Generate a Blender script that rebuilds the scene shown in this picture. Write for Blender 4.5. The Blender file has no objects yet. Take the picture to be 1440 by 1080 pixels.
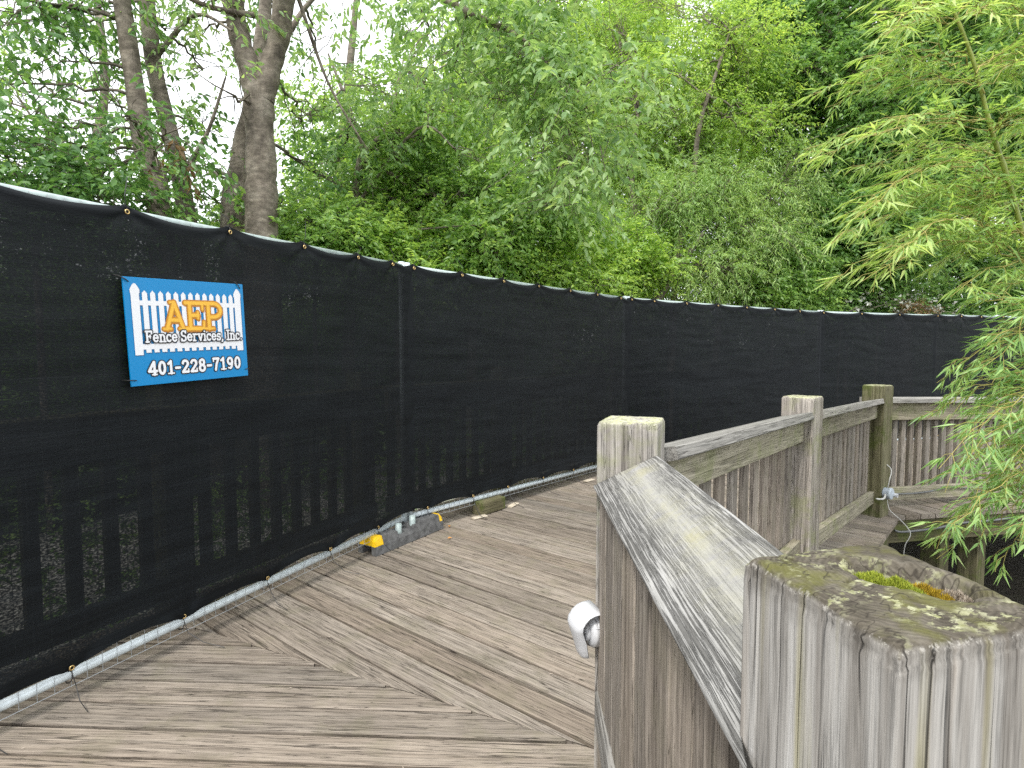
import bpy, math, random
import numpy as np
from mathutils import Matrix, Vector
R = math.radians
random.seed(7)
rng = np.random.default_rng(11)
scene = bpy.context.scene
col = scene.collection

# ------------------------------------------------------------------ camera, sky, sun, exposure
CAM_Z = 1.24
cam_d = bpy.data.cameras.new("camera")
cam = bpy.data.objects.new("camera", cam_d)
col.objects.link(cam)
cam.location = (0, 0, CAM_Z)
cam.rotation_euler = (R(90 - 3.58), 0, 0)
cam_d.sensor_width = 36
cam_d.lens = 20.0
cam_d.clip_start = 0.02
cam_d.clip_end = 500
scene.camera = cam

SUN_EL, SUN_AZ = R(56), R(205)          # azimuth measured clockwise from +Y
world = bpy.data.worlds.new("World")
scene.world = world
world.use_nodes = True
wn = world.node_tree
wn.nodes.clear()
w_out = wn.nodes.new("ShaderNodeOutputWorld")
w_bg = wn.nodes.new("ShaderNodeBackground")
w_sky = wn.nodes.new("ShaderNodeTexSky")
w_sky.sky_type = 'NISHITA'
w_sky.sun_disc = False
w_sky.sun_elevation = SUN_EL
w_sky.sun_rotation = SUN_AZ
w_mix = wn.nodes.new("ShaderNodeMixRGB")          # bright overcast layer over the clear sky
w_mix.inputs[0].default_value = 0.82
w_mix.inputs[2].default_value = (12.6, 12.8, 13.0, 1)
wn.links.new(w_sky.outputs[0], w_mix.inputs[1])
wn.links.new(w_mix.outputs[0], w_bg.inputs[0])
w_bg.inputs[1].default_value = 0.085
wn.links.new(w_bg.outputs[0], w_out.inputs[0])

sun_d = bpy.data.lights.new("sun", 'SUN')
sun_d.energy = 1.5
sun_d.angle = R(11)
sun_d.color = (1.0, 0.96, 0.9)
sun = bpy.data.objects.new("sun", sun_d)
col.objects.link(sun)
sd = Vector((math.sin(SUN_AZ) * math.cos(SUN_EL), math.cos(SUN_AZ) * math.cos(SUN_EL), math.sin(SUN_EL)))
sun.rotation_euler = sd.to_track_quat('Z', 'Y').to_euler()

scene.view_settings.view_transform = 'Standard'
scene.view_settings.look = 'None'
scene.view_settings.gamma = 1
scene.view_settings.use_curve_mapping = False
scene.view_settings.exposure = 1.2
scene.render.engine = 'CYCLES'
cy = scene.cycles
cy.max_bounces = 7
cy.diffuse_bounces = 4
cy.glossy_bounces = 2
cy.transmission_bounces = 4
cy.transparent_max_bounces = 8
cy.caustics_reflective = False
cy.caustics_refractive = False
cy.use_denoising = False
cy.use_adaptive_sampling = False
try:
    cy.denoiser = 'OPENIMAGEDENOISE'
    cy.denoising_input_passes = 'RGB_ALBEDO_NORMAL'
    cy.denoising_prefilter = 'NONE'
except Exception:
    pass

# ------------------------------------------------------------------ helpers
WM = {}                                   # world matrices, by object name


def tag(o, label=None, cat=None, group=None, kind=None):
    if label: o['label'] = label
    if cat: o['category'] = cat
    if group: o['group'] = group
    if kind: o['kind'] = kind
    return o


def link(o, parent=None, M=None):
    col.objects.link(o)
    M = M if M is not None else Matrix.Identity(4)
    WM[o.name] = M
    if parent is not None:
        o.parent = parent
        o.matrix_parent_inverse = WM[parent.name].inverted()
    o.matrix_basis = M
    return o


def empty(name, loc=(0, 0, 0), label=None, cat=None, group=None, kind=None):
    o = bpy.data.objects.new(name, None)
    o.empty_display_size = 0.1
    link(o, None, Matrix.Translation(loc))
    return tag(o, label, cat, group, kind)


def mobj(name, me, mat=None, parent=None, M=None):
    if mat is not None and not me.materials:
        me.materials.append(mat)
    o = bpy.data.objects.new(name, me)
    return link(o, parent, M)


def pymesh(name, v, f, smooth=False):
    me = bpy.data.meshes.new(name)
    me.from_pydata([tuple(map(float, p)) for p in v], [], f)
    if smooth:
        me.polygons.foreach_set("use_smooth", [True] * len(me.polygons))
    me.update()
    return me


def npmesh(name, V, F, smooth=False):
    """V (n,3), F (m,k) arrays, all faces with k corners"""
    me = bpy.data.meshes.new(name)
    V = np.asarray(V, dtype=np.float32); F = np.asarray(F, dtype=np.int32)
    m, k = F.shape
    me.vertices.add(len(V)); me.vertices.foreach_set("co", V.ravel())
    me.loops.add(m * k); me.loops.foreach_set("vertex_index", F.ravel())
    me.polygons.add(m)
    me.polygons.foreach_set("loop_start", np.arange(0, m * k, k, dtype=np.int32))
    if smooth:
        me.polygons.foreach_set("use_smooth", np.ones(m, dtype=bool))
    me.update(calc_edges=True)
    return me


class MB:
    def __init__(self): self.v, self.f = [], []

    def add(self, v, f):
        n = len(self.v)
        self.v += [tuple(p) for p in v]
        self.f += [tuple(i + n for i in q) for q in f]
        return self

    def box(self, x0, x1, y0, y1, z0, z1, ch=0.0):
        """box, long edges along X chamfered by ch"""
        if ch <= 0:
            prof = [(y0, z0), (y1, z0), (y1, z1), (y0, z1)]
        else:
            prof = [(y0 + ch, z0), (y1 - ch, z0), (y1, z0 + ch), (y1, z1 - ch), (y1 - ch, z1), (y0 + ch, z1), (y0, z1 - ch), (y0, z0 + ch)]
        n = len(prof)
        v = [(x0, a, b) for a, b in prof] + [(x1, a, b) for a, b in prof]
        f = [(i, i + n, (i + 1) % n + n, (i + 1) % n) for i in range(n)]
        f += [tuple(range(n)), tuple(range(2 * n - 1, n - 1, -1))]
        f = [tuple(reversed(q)) for q in f]
        f = [tuple(reversed(q)) for q in f]
        return self.add(v, f)

    def tube(self, pts, r, n=8, cap=True, closed=False):
        pts = [Vector(p) for p in pts]
        rs = r if hasattr(r, '__len__') else [r] * len(pts)
        v, f = [], []
        up = Vector((0, 0, 1))
        prev = None
        m = len(pts)
        for i, p in enumerate(pts):
            if closed:
                t = pts[(i + 1) % m] - pts[i - 1]
            else:
                t = pts[min(i + 1, m - 1)] - pts[max(i - 1, 0)]
            t.normalize()
            if prev is None:
                a = t.cross(up)
                if a.length < 1e-3: a = t.cross(Vector((1, 0, 0)))
            else:
                a = prev - t * prev.dot(t)
            a.normalize(); prev = a
            b = t.cross(a)
            for k in range(n):
                an = 2 * math.pi * k / n
                v.append(p + (a * math.cos(an) + b * math.sin(an)) * rs[i])
        mm = m if closed else m - 1
        for i in range(mm):
            j = (i + 1) % m
            for k in range(n):
                f.append((i * n + k, i * n + (k + 1) % n, j * n + (k + 1) % n, j * n + k))
        if cap and not closed:
            f.append(tuple(range(n - 1, -1, -1)))
            f.append(tuple((m - 1) * n + k for k in range(n)))
        return self.add(v, f)

    def lathe(self, prof, n=20, M=None):
        """prof list of (r, z) revolved about z"""
        M = M or Matrix.Identity(4)
        v, f = [], []
        for r, z in prof:
            for k in range(n):
                a = 2 * math.pi * k / n
                v.append(M @ Vector((r * math.cos(a), r * math.sin(a), z)))
        for i in range(len(prof) - 1):
            for k in range(n):
                f.append((i * n + k, i * n + (k + 1) % n, (i + 1) * n + (k + 1) % n, (i + 1) * n + k))
        return self.add(v, f)

    def mesh(self, name, smooth=False): return pymesh(name, self.v, self.f, smooth)

    def build(self, name, mat, parent=None, M=None, smooth=False):
        return mobj(name, self.mesh(name, smooth), mat, parent, M)


def frame(o, ex, ez=(0, 0, 1)):
    """matrix with local X along ex, local Z as near ez as possible"""
    ex = Vector(ex).normalized(); ez = Vector(ez)
    ey = ez.cross(ex).normalized(); ez = ex.cross(ey)
    M = Matrix.Identity(4)
    for i in range(3):
        M[i][0], M[i][1], M[i][2], M[i][3] = ex[i], ey[i], ez[i], o[i]
    return M


def rotz(loc, a): return Matrix.Translation(loc) @ Matrix.Rotation(a, 4, 'Z')


def _h(ix, iy, iz, s):
    n = (ix * 374761393 + iy * 668265263 + iz * 2147483647 + s * 1274126177) & 0xFFFFFFFF
    n = ((n ^ (n >> 13)) * 1274126177) & 0xFFFFFFFF
    return ((n ^ (n >> 16)) & 0xFFFF) / 65535.0


def vnoise(x, y, z=0.0, seed=0):
    x, y, z = np.broadcast_arrays(np.asarray(x, float), np.asarray(y, float), np.asarray(z, float))
    ix, iy, iz = np.floor(x).astype(np.int64), np.floor(y).astype(np.int64), np.floor(z).astype(np.int64)
    fx, fy, fz = x - ix, y - iy, z - iz
    fx, fy, fz = fx * fx * (3 - 2 * fx), fy * fy * (3 - 2 * fy), fz * fz * (3 - 2 * fz)
    r = 0
    for dx in (0, 1):
        for dy in (0, 1):
            for dz in (0, 1):
                w = (fx if dx else 1 - fx) * (fy if dy else 1 - fy) * (fz if dz else 1 - fz)
                r = r + w * _h(ix + dx, iy + dy, iz + dz, seed)
    return r * 2 - 1


def fbm(x, y, z=0.0, seed=0, o=4):
    r, a, s = 0, 1.0, 0
    for i in range(o):
        r = r + a * vnoise(np.asarray(x) * 2 ** i, np.asarray(y) * 2 ** i, np.asarray(z) * 2 ** i, seed + i * 17)
        s += a; a *= 0.5
    return r / s


# ------------------------------------------------------------------ material helpers
class NT:
    def __init__(self, name):
        self.m = bpy.data.materials.new(name)
        self.m.use_nodes = True
        self.t = self.m.node_tree
        self.t.nodes.clear()
        self.out = self.t.nodes.new("ShaderNodeOutputMaterial")

    def n(self, typ, inp=None, **at):
        nd = self.t.nodes.new("ShaderNode" + typ)
        for k, v in at.items(): setattr(nd, k, v)
        for k, v in (inp or {}).items():
            self.set(nd.inputs[k], v)
        return nd

    def set(self, sock, v):
        if isinstance(v, bpy.types.NodeSocket): self.t.links.new(v, sock)
        elif isinstance(v, bpy.types.Node): self.t.links.new(v.outputs[0], sock)
        else:
            if isinstance(v, (tuple, list)) and len(v) == 3 and sock.type == 'RGBA': v = (*v, 1)
            sock.default_value = v

    def math(self, op, a, b=0.0, c=0.0, clamp=False):
        nd = self.t.nodes.new("ShaderNodeMath"); nd.operation = op; nd.use_clamp = clamp
        for i, v in enumerate((a, b, c)): self.set(nd.inputs[i], v)
        return nd.outputs[0]

    def vmath(self, op, a, b=(0, 0, 0)):
        nd = self.t.nodes.new("ShaderNodeVectorMath"); nd.operation = op
        self.set(nd.inputs[0], a)
        self.set(nd.inputs[1], b)
        return nd.outputs[0]

    def mix(self, f, a, b, mode='MIX'):
        nd = self.t.nodes.new("ShaderNodeMixRGB"); nd.blend_type = mode
        self.set(nd.inputs[0], f); self.set(nd.inputs[1], a); self.set(nd.inputs[2], b)
        return nd.outputs[0]

    def ramp(self, f, stops, interp='LINEAR'):
        nd = self.t.nodes.new("ShaderNodeValToRGB")
        nd.color_ramp.interpolation = interp
        el = nd.color_ramp.elements
        while len(el) < len(stops): el.new(0.5)
        for e, (p, c) in zip(el, stops):
            e.position = p
            e.color = (c, c, c, 1) if not hasattr(c, '__len__') else (*c, 1)
        self.set(nd.inputs[0], f)
        return nd.outputs[0]

    def noise(self, vec, scale, detail=4, rough=0.55, dist=0.0, w=None):
        nd = self.t.nodes.new("ShaderNodeTexNoise")
        if w is not None:
            nd.noise_dimensions = '4D'; self.set(nd.inputs['W'], w)
        self.set(nd.inputs['Vector'], vec)
        nd.inputs['Scale'].default_value = scale
        nd.inputs['Detail'].default_value = detail
        nd.inputs['Roughness'].default_value = rough
        nd.inputs['Distortion'].default_value = dist
        return nd.outputs[0]

    def scale(self, vec, s):
        nd = self.t.nodes.new("ShaderNodeMapping")
        self.set(nd.inputs['Vector'], vec)
        nd.inputs['Scale'].default_value = s
        return nd.outputs[0]

    def band(self, f, c, w):
        """1 inside |f-c|<w, soft"""
        d = self.math('ABSOLUTE', self.math('SUBTRACT', f, c))
        return self.math('SUBTRACT', 1.0, self.math('DIVIDE', d, w), clamp=True)

    def finish(self, bsdf):
        self.t.links.new(bsdf if isinstance(bsdf, bpy.types.NodeSocket) else bsdf.outputs[0], self.out.inputs[0])
        return self.m


def wood_mat(name, light, mid, dark, axis=0, crack=0.7, blotch=None, blotch_amt=0.0, bump=0.6, val=(0.82, 1.15), streak=1.0, tint=0.35, top_moss=0.0):
    t = NT(name)
    tc = t.n("TexCoord").outputs['Object']
    rnd = t.n("ObjectInfo").outputs['Random']
    W = t.math('MULTIPLY', rnd, 57.0)
    def s(al, ac):
        a = [ac, ac, ac]; a[axis] = al
        return t.scale(tc, a)
    wob = t.noise(s(1.4, 5), 1, 2, w=W)
    gvec = t.vmath('ADD', tc, t.vmath('SCALE', t.n("CombineXYZ", {0: wob, 1: wob, 2: wob}).outputs[0]))
    t.t.nodes[-1]
    sc = gvec.node
    sc.inputs[1]
    # (scaled wobble keeps the grain from running ruler straight)
    for nd in t.t.nodes:
        if nd.bl_idname == "ShaderNodeVectorMath" and nd.operation == 'SCALE': nd.inputs['Scale'].default_value = 0.018
    def g(al, ac):
        a = [ac, ac, ac]; a[axis] = al
        return t.scale(gvec, a)
    n1 = t.noise(g(1.3, 46), 1, 6, 0.68, w=W)
    n2 = t.noise(g(6.0, 240), 1, 5, 0.7, w=W)
    n3 = t.noise(tc, 5.0, 4, 0.6, w=W)
    ck = t.noise(g(1.1, 42), 1, 3, 0.5, w=t.math('ADD', W, 9.0))
    ckm = t.noise(g(2.2, 14), 1, 2, w=t.math('ADD', W, 21.0))
    c = t.ramp(n1, [(0.22, dark), (0.38, mid), (0.62, light)])
    st = t.ramp(n2, [(0.37, 0.25), (0.46, 0.84), (0.68, 1.35)])
    c = t.mix(0.85 * streak, c, st, 'MULTIPLY')
    bl = t.ramp(n3, [(0.3, 0.72), (0.6, 1.12)])
    c = t.mix(0.4, c, bl, 'MULTIPLY')
    warm = t.math('FRACT', t.math('MULTIPLY', rnd, 13.7))
    c = t.mix(t.math('MULTIPLY', warm, tint), c, t.mix(1.0, c, (1.18, 0.98, 0.8), 'MULTIPLY'))
    v = t.math('ADD', t.math('MULTIPLY', rnd, val[1] - val[0]), val[0])
    c = t.mix(1.0, c, t.n("CombineXYZ", {0: v, 1: v, 2: v}).outputs[0], 'MULTIPLY')
    crk = t.math('MULTIPLY', t.band(ck, 0.5, 0.011), t.ramp(ckm, [(0.40, 0.0), (0.52, 1.0)]))
    ck2 = t.noise(g(3.0, 95), 1, 2, 0.5, w=t.math('ADD', W, 33.0))
    crk = t.math('MAXIMUM', crk, t.math('MULTIPLY', t.band(ck2, 0.56, 0.012), 0.7))
    c = t.mix(t.math('MULTIPLY', crk, crack), c, (0.018, 0.014, 0.011))
    if blotch:
        bn = t.noise(t.scale(tc, (1, 1, 1)), 7.0, 5, 0.65, w=t.math('ADD', W, 3.0))
        m = t.math('MULTIPLY', t.ramp(bn, [(0.5, 0.0), (0.62, 1.0)]), blotch_amt)
        c = t.mix(m, c, t.mix(0.45, blotch, c, 'MULTIPLY'))
    if top_moss > 0:
        nz = t.n("SeparateXYZ", {0: t.n("NewGeometry").outputs['Normal']}).outputs[2]
        up = t.ramp(nz, [(0.5, 0.0), (0.8, 1.0)])
        ln = t.noise(tc, 38.0, 5, 0.65, w=W)
        lm = t.math('MULTIPLY', t.math('MULTIPLY', up, t.ramp(ln, [(0.42, 0.0), (0.56, 1.0)])), top_moss)
        lc = t.ramp(t.noise(tc, 90.0, 3), [(0.35, (0.30, 0.31, 0.14)), (0.6, (0.55, 0.56, 0.38))])
        c = t.mix(lm, c, lc)
    hgt = t.math('SUBTRACT', t.math('ADD', t.math('MULTIPLY', n2, 0.5), t.math('MULTIPLY', n1, 0.6)), t.math('MULTIPLY', crk, 1.0))
    bp = t.n("Bump", {'Strength': bump, 'Distance': 0.004, 'Height': hgt})
    b = t.n("BsdfPrincipled", {'Base Color': c, 'Roughness': 0.86, 'Normal': bp.outputs[0]})
    b.inputs['Specular IOR Level'].default_value = 0.18
    return t.finish(b)


def plain(name, c, rough=0.5, metal=0.0, spec=0.5, var=0.0, scale=20, bump=0.0):
    t = NT(name)
    cc = c
    n = None
    if var or bump:
        tc = t.n("TexCoord").outputs['Object']
        n = t.noise(tc, scale, 5, 0.6)
        cc = t.mix(1.0, c, t.ramp(n, [(0.3, 1 - var), (0.7, 1 + var)]), 'MULTIPLY')
    b = t.n("BsdfPrincipled", {'Base Color': cc, 'Roughness': rough, 'Metallic': metal})
    b.inputs['Specular IOR Level'].default_value = spec
    if bump:
        bp = t.n("Bump", {'Strength': bump, 'Distance': 0.003, 'Height': n})
        t.set(b.inputs['Normal'], bp)
    return t.finish(b)


LEAF = 2.0


def leaf_mat(name, cols, trans=0.4, rough=0.38, spec=0.5, tcol=1.5):
    t = NT(name)
    cols = [(c[0] * LEAF * 1.12, c[1] * LEAF * 0.95, c[2] * LEAF * 1.5) for c in cols]
    ri = t.n("NewGeometry").outputs['Random Per Island']
    pos = t.n("TexCoord").outputs['Object']
    big = t.noise(pos, 1.1, 3, 0.6)
    k = t.math('ADD', t.math('MULTIPLY', ri, 0.6), t.math('MULTIPLY', t.math('SUBTRACT', big, 0.3), 1.0), clamp=True)
    st = [(i / (len(cols) - 1) if len(cols) > 1 else 0, c) for i, c in enumerate(cols)]
    c = t.ramp(k, st)
    b = t.n("BsdfPrincipled", {'Base Color': c, 'Roughness': rough})
    b.inputs['Specular IOR Level'].default_value = spec
    tl = t.n("BsdfTranslucent", {'Color': t.mix(1.0, c, (tcol * 1.05, tcol, tcol * 0.62), 'MULTIPLY')})
    return t.finish(t.n("MixShader", {0: trans, 1: b.outputs[0], 2: tl.outputs[0]}))


DECKW = wood_mat("deck_wood", (0.300, 0.268, 0.230), (0.215, 0.187, 0.157), (0.085, 0.072, 0.060), axis=0, crack=0.9, blotch=(0.25, 0.24, 0.15), blotch_amt=0.25, bump=0.7, val=(0.78, 1.18))
RAILW = wood_mat("rail_wood", (0.37, 0.345, 0.27), (0.25, 0.232, 0.17), (0.11, 0.10, 0.075), axis=0, blotch=(0.3, 0.33, 0.16), blotch_amt=0.55, bump=0.5, crack=0.5, tint=0.2)
PICKW = wood_mat("picket_wood", (0.345, 0.318, 0.282), (0.225, 0.203, 0.177), (0.085, 0.073, 0.062), axis=2, blotch=(0.3, 0.28, 0.2), blotch_amt=0.3, bump=0.5, crack=0.7, val=(0.75, 1.12))
POSTW = wood_mat("post_wood", (0.44, 0.415, 0.38), (0.25, 0.23, 0.205), (0.07, 0.062, 0.052), axis=2, blotch=(0.36, 0.38, 0.2), blotch_amt=0.6, bump=0.7, crack=0.8, top_moss=1.0, val=(0.9, 1.0))
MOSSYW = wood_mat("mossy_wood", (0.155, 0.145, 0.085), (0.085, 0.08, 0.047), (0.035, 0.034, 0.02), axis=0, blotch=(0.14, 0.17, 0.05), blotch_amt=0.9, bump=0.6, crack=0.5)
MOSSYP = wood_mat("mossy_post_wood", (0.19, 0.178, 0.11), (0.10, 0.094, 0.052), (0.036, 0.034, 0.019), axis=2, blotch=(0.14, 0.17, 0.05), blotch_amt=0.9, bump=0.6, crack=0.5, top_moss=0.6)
GALV = plain("galvanised_steel", (0.62, 0.69, 0.72), 0.4, 0.15, 0.5, 0.12, 30)
GALVT = plain("galvanised_top_rail", (0.36, 0.43, 0.42), 0.45, 0.1, 0.4, 0.2, 30)
WIRE = plain("wire", (0.34, 0.36, 0.37), 0.5, 0.2)
BLACKP = plain("black_plastic", (0.012, 0.012, 0.012), 0.5)
BRASS = plain("brass", (0.62, 0.45, 0.2), 0.3, 0.9)
WHITEP = plain("white_plastic", (0.60, 0.61, 0.63), 0.35, 0.0, 0.5, 0.03, 40)
GREYP = plain("grey_plastic", (0.36, 0.41, 0.47), 0.45, 0, 0.5, 0.05, 60)
CABLE = plain("cable_grey", (0.12, 0.125, 0.125), 0.55)
LTCABLE = plain("cable_pale", (0.5, 0.5, 0.47), 0.55)
FOOTG = plain("foot_grey_rubber", (0.115, 0.115, 0.115), 0.75, 0, 0.3, 0.45, 28, 0.5)
YELLOW = plain("yellow_plastic", (0.80, 0.50, 0.01), 0.45, 0, 0.4, 0.06, 40)
BARK = None


def bark_mat(name, a, b, c):
    t = NT(name)
    tc = t.n("TexCoord").outputs['Object']
    n1 = t.noise(t.scale(tc, (14, 14, 30)), 1, 5, 0.6)          # horizontal lenticels
    n2 = t.noise(tc, 6, 5, 0.6)
    n3 = t.noise(t.scale(tc, (40, 40, 6)), 1, 4, 0.6)
    cc = t.ramp(n2, [(0.3, c), (0.5, b), (0.72, a)])
    cc = t.mix(0.7, cc, t.ramp(n1, [(0.38, 0.55), (0.55, 1.0), (0.68, 1.5)]), 'MULTIPLY')
    h = t.math('ADD', t.math('MULTIPLY', n1, 0.6), n3)
    bp = t.n("Bump", {'Strength': 0.8, 'Distance': 0.012, 'Height': h})
    bs = t.n("BsdfPrincipled", {'Base Color': cc, 'Roughness': 0.85, 'Normal': bp.outputs[0]})
    bs.inputs['Specular IOR Level'].default_value = 0.2
    return t.finish(bs)


BARK = bark_mat("bark", (0.32, 0.285, 0.235), (0.20, 0.172, 0.138), (0.08, 0.068, 0.054))

# ------------------------------------------------------------------ ground
def ground_mat():
    t = NT("ground_soil")
    tc = t.n("TexCoord").outputs['Object']
    n1 = t.noise(tc, 1.3, 6, 0.65); n2 = t.noise(tc, 22, 6, 0.7)
    c = t.ramp(n1, [(0.35, (0.035, 0.028, 0.02)), (0.55, (0.06, 0.05, 0.032)), (0.7, (0.05, 0.07, 0.025))])
    c = t.mix(0.8, c, t.ramp(n2, [(0.3, 0.5), (0.7, 1.5)]), 'MULTIPLY')
    bp = t.n("Bump", {'Strength': 0.8, 'Distance': 0.05, 'Height': n2})
    return t.finish(t.n("BsdfPrincipled", {'Base Color': c, 'Roughness': 0.95, 'Normal': bp.outputs[0]}))


def gravel_mat():
    t = NT("gravel_path")
    tc = t.n("TexCoord").outputs['Object']
    v = t.n("TexVoronoi", {'Vector': tc, 'Scale': 45.0})
    n1 = t.noise(tc, 2.0, 5, 0.6)
    c = t.mix(0.5, t.ramp(n1, [(0.3, (0.40, 0.38, 0.35)), (0.7, (0.62, 0.60, 0.56))]), v.outputs['Distance'], 'OVERLAY')
    bp = t.n("Bump", {'Strength': 0.6, 'Distance': 0.02, 'Height': v.outputs['Distance']})
    return t.finish(t.n("BsdfPrincipled", {'Base Color': c, 'Roughness': 0.9, 'Normal': bp.outputs[0]}))


n = 90
gx = np.concatenate([np.linspace(-200, -14, 12), np.linspace(-13, 16, n), np.linspace(18, 200, 12)])
gy = np.concatenate([np.linspace(-200, -8, 12), np.linspace(-7, 22, n), np.linspace(24, 200, 12)])
GX, GY = np.meshgrid(gx, gy, indexing='ij')
GZ = -1.15 + 0.10 * fbm(GX * 0.5, GY * 0.5, seed=3)
# the bank behind the fence stands higher than the wet hollow right of the walk
side = (GY - 1.9) * 0.62 - (GX + 1.7) * 0.78
GZ = GZ + 0.75 / (1 + np.exp(-(side - 0.6) * 3.0))
idx = np.arange(GX.size).reshape(GX.shape)
F = np.stack([idx[:-1, :-1], idx[1:, :-1], idx[1:, 1:], idx[:-1, 1:]], -1).reshape(-1, 4)
tag(mobj("ground", npmesh("ground", np.stack([GX, GY, GZ], -1).reshape(-1, 3), F, True), ground_mat()), kind='structure')

# ------------------------------------------------------------------ key plan points
J = [(-3.35, -1.62), (-2.04, 1.035), (-0.70, 3.72), (1.18, 5.93), (3.89, 7.22), (6.79, 8.00), (9.75, 8.52)]
JTOP = [1.745, 1.745, 1.765, 1.748, 1.69, 1.675, 1.67]
JBOT = [0.06, 0.06, 0.122, 0.078, 0.03, 0.01, 0.0]

# path of pale gravel beyond the old railing (seen through the cloth)
pv, pf = [], []
for i, (x, y) in enumerate(J):
    a = Vector(J[max(i - 1, 0)]); b = Vector(J[min(i + 1, len(J) - 1)])
    t = (b - a).normalized(); nrm = Vector((-t.y, t.x))
    for off in (0.75, 3.2):
        p = Vector((x, y)) + nrm * off
        pv.append((p.x, p.y, -0.27))
for i in range(len(J) - 1):
    pf.append((2 * i, 2 * i + 2, 2 * i + 3, 2 * i + 1))
pv += [(x, y, z - 0.3) for x, y, z in pv]
m0 = len(J) * 2
for i in range(len(J) - 1):
    pf.append((2 * i, 2 * i + m0, 2 * i + 2 + m0, 2 * i + 2))
tag(mobj("gravel_path", pymesh("gravel_path", pv, pf), gravel_mat()), kind='structure')

# ------------------------------------------------------------------ boardwalk, board by board
walk = empty("boardwalk", (0, 2, 0), kind='structure')


def clip(poly, nx, ny, c):
    """keep nx*x+ny*y <= c"""
    out = []
    for i in range(len(poly)):
        a, b = poly[i - 1], poly[i]
        da, db = nx * a[0] + ny * a[1] - c, nx * b[0] + ny * b[1] - c
        if (da <= 0) != (db <= 0):
            k = da / (da - db)
            out.append((a[0] + k * (b[0] - a[0]), a[1] + k * (b[1] - a[1])))
        if db <= 0: out.append(b)
    return out


def boards(poly, ang, pitch=0.131, gap=0.014, mat=DECKW, off=0.0):
    u = Vector((math.cos(ang), math.sin(ang))); v = Vector((-u.y, u.x))
    loc = [(p[0] * u.x + p[1] * u.y, p[0] * v.x + p[1] * v.y) for p in poly]
    v0 = min(p[1] for p in loc); v1 = max(p[1] for p in loc)
    k = math.floor((v0 - off) / pitch)
    while k * pitch + off < v1:
        g = gap * random.uniform(0.5, 1.4)
        a, b = k * pitch + off + g / 2, (k + 1) * pitch + off - g / 2
        k += 1
        q = clip(clip(loc, 0, -1, -a), 0, 1, b)
        if len(q) < 3: continue
        ar = abs(sum(q[i - 1][0] * q[i][1] - q[i][0] * q[i - 1][1] for i in range(len(q)))) / 2
        if ar < 0.002: continue
        cx = sum(p[0] for p in q) / len(q); cyy = (a + b) / 2
        top = random.uniform(-0.003, 0.0); tl = random.uniform(-0.012, 0.012); bow = random.uniform(-0.004, 0.004)
        tp, md, bt = [], [], []
        for p in q:
            x, y = p[0] - cx, p[1] - cyy
            yi = max(min(y, (b - a) / 2 - 0.004), -(b - a) / 2 + 0.004)
            tp.append((x, yi, top + yi * tl)); md.append((x, y, top + y * tl - 0.004)); bt.append((x, y, -0.038))
        nn = len(q)
        fc = [tuple(range(nn))]
        for o in (0, nn):
            fc += [(o + i, o + (i + 1) % nn, o + nn + (i + 1) % nn, o + nn + i) for i in range(nn)]
        fc = [fc[0]] + [tuple(reversed(x)) for x in fc[1:]]
        P = u * cx + v * cyy
        M = Matrix.Translation((P.x, P.y, 0)) @ Matrix.Rotation(ang, 4, 'Z')
        mobj("deck_board", pymesh("deck_board", tp + md + bt, fc), mat, walk, M)


def offs(i0, i1, d):
    a, b = Vector(J[i0]), Vector(J[i1]); t = (b - a).normalized(); nn = Vector((-t.y, t.x))
    return nn, nn.dot(a) + d


BIG = [(-6, -4), (12, -4), (12, 12), (-6, 12)]
# posts of the near (right) railing: front corner, direction of the face to its right
PF = {'near': ((0.2295, 0.326), R(15), 0.140), 'one': ((0.334, 1.30), R(68), 0.140),
      'two': ((1.426, 2.68), R(45), 0.145), 'three': ((2.694, 4.10), R(36), 0.150)}
rdir = (Vector(PF['three'][0]) - Vector(PF['two'][0])).normalized()
rn = Vector((rdir.y, -rdir.x))                                   # outward (to the pond side)
ledge_c = rn.dot(Vector(PF['two'][0])) + 0.10
# seam between the first and the second run of boards
sm_a = R(-24.7); sm_n = Vector((-math.sin(sm_a), math.cos(sm_a))); sm_c = sm_n.dot(Vector((-0.62, 2.10)))
# seam between the second and third run, from the third post to the fence
s2d = Vector((-0.50, 0.866)); s2n = Vector((s2d.y, -s2d.x)); s2c = s2n.dot(Vector((2.80, 4.15)))
fd = Vector((math.cos(R(11)), math.sin(R(11)))); fn = Vector((fd.y, -fd.x)); far_c = fn.dot(Vector((2.73, 4.13)))
n01, c01 = offs(1, 2, 0.42); n12, c12 = offs(2, 3, 0.42); n23, c23 = offs(3, 4, 0.42); n34, c34 = offs(4, 5, 0.42)
S1 = clip(BIG, n01.x, n01.y, c01); S1 = clip(S1, sm_n.x, sm_n.y, sm_c - 0.003); S1 = clip(S1, 1, 0, 0.47); S1 = clip(S1, 0, -1, -0.2)
boards(S1, R(-2.6), off=0.03)
S2 = clip(BIG, n01.x, n01.y, c01); S2 = clip(S2, n12.x, n12.y, c12); S2 = clip(S2, -sm_n.x, -sm_n.y, -sm_c - 0.003)
S2 = clip(S2, rn.x, rn.y, ledge_c); S2 = clip(S2, s2n.x, s2n.y, s2c - 0.003)
boards(S2, R(-38.5), off=0.05)
S3 = clip(BIG, n23.x, n23.y, c23); S3 = clip(S3, n34.x, n34.y, c34); S3 = clip(S3, -s2n.x, -s2n.y, -s2c - 0.003)
S3 = clip(S3, fn.x, fn.y, far_c); S3 = clip(S3, 1, 0, 8.5)
boards(S3, R(-72), off=0.02)


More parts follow.
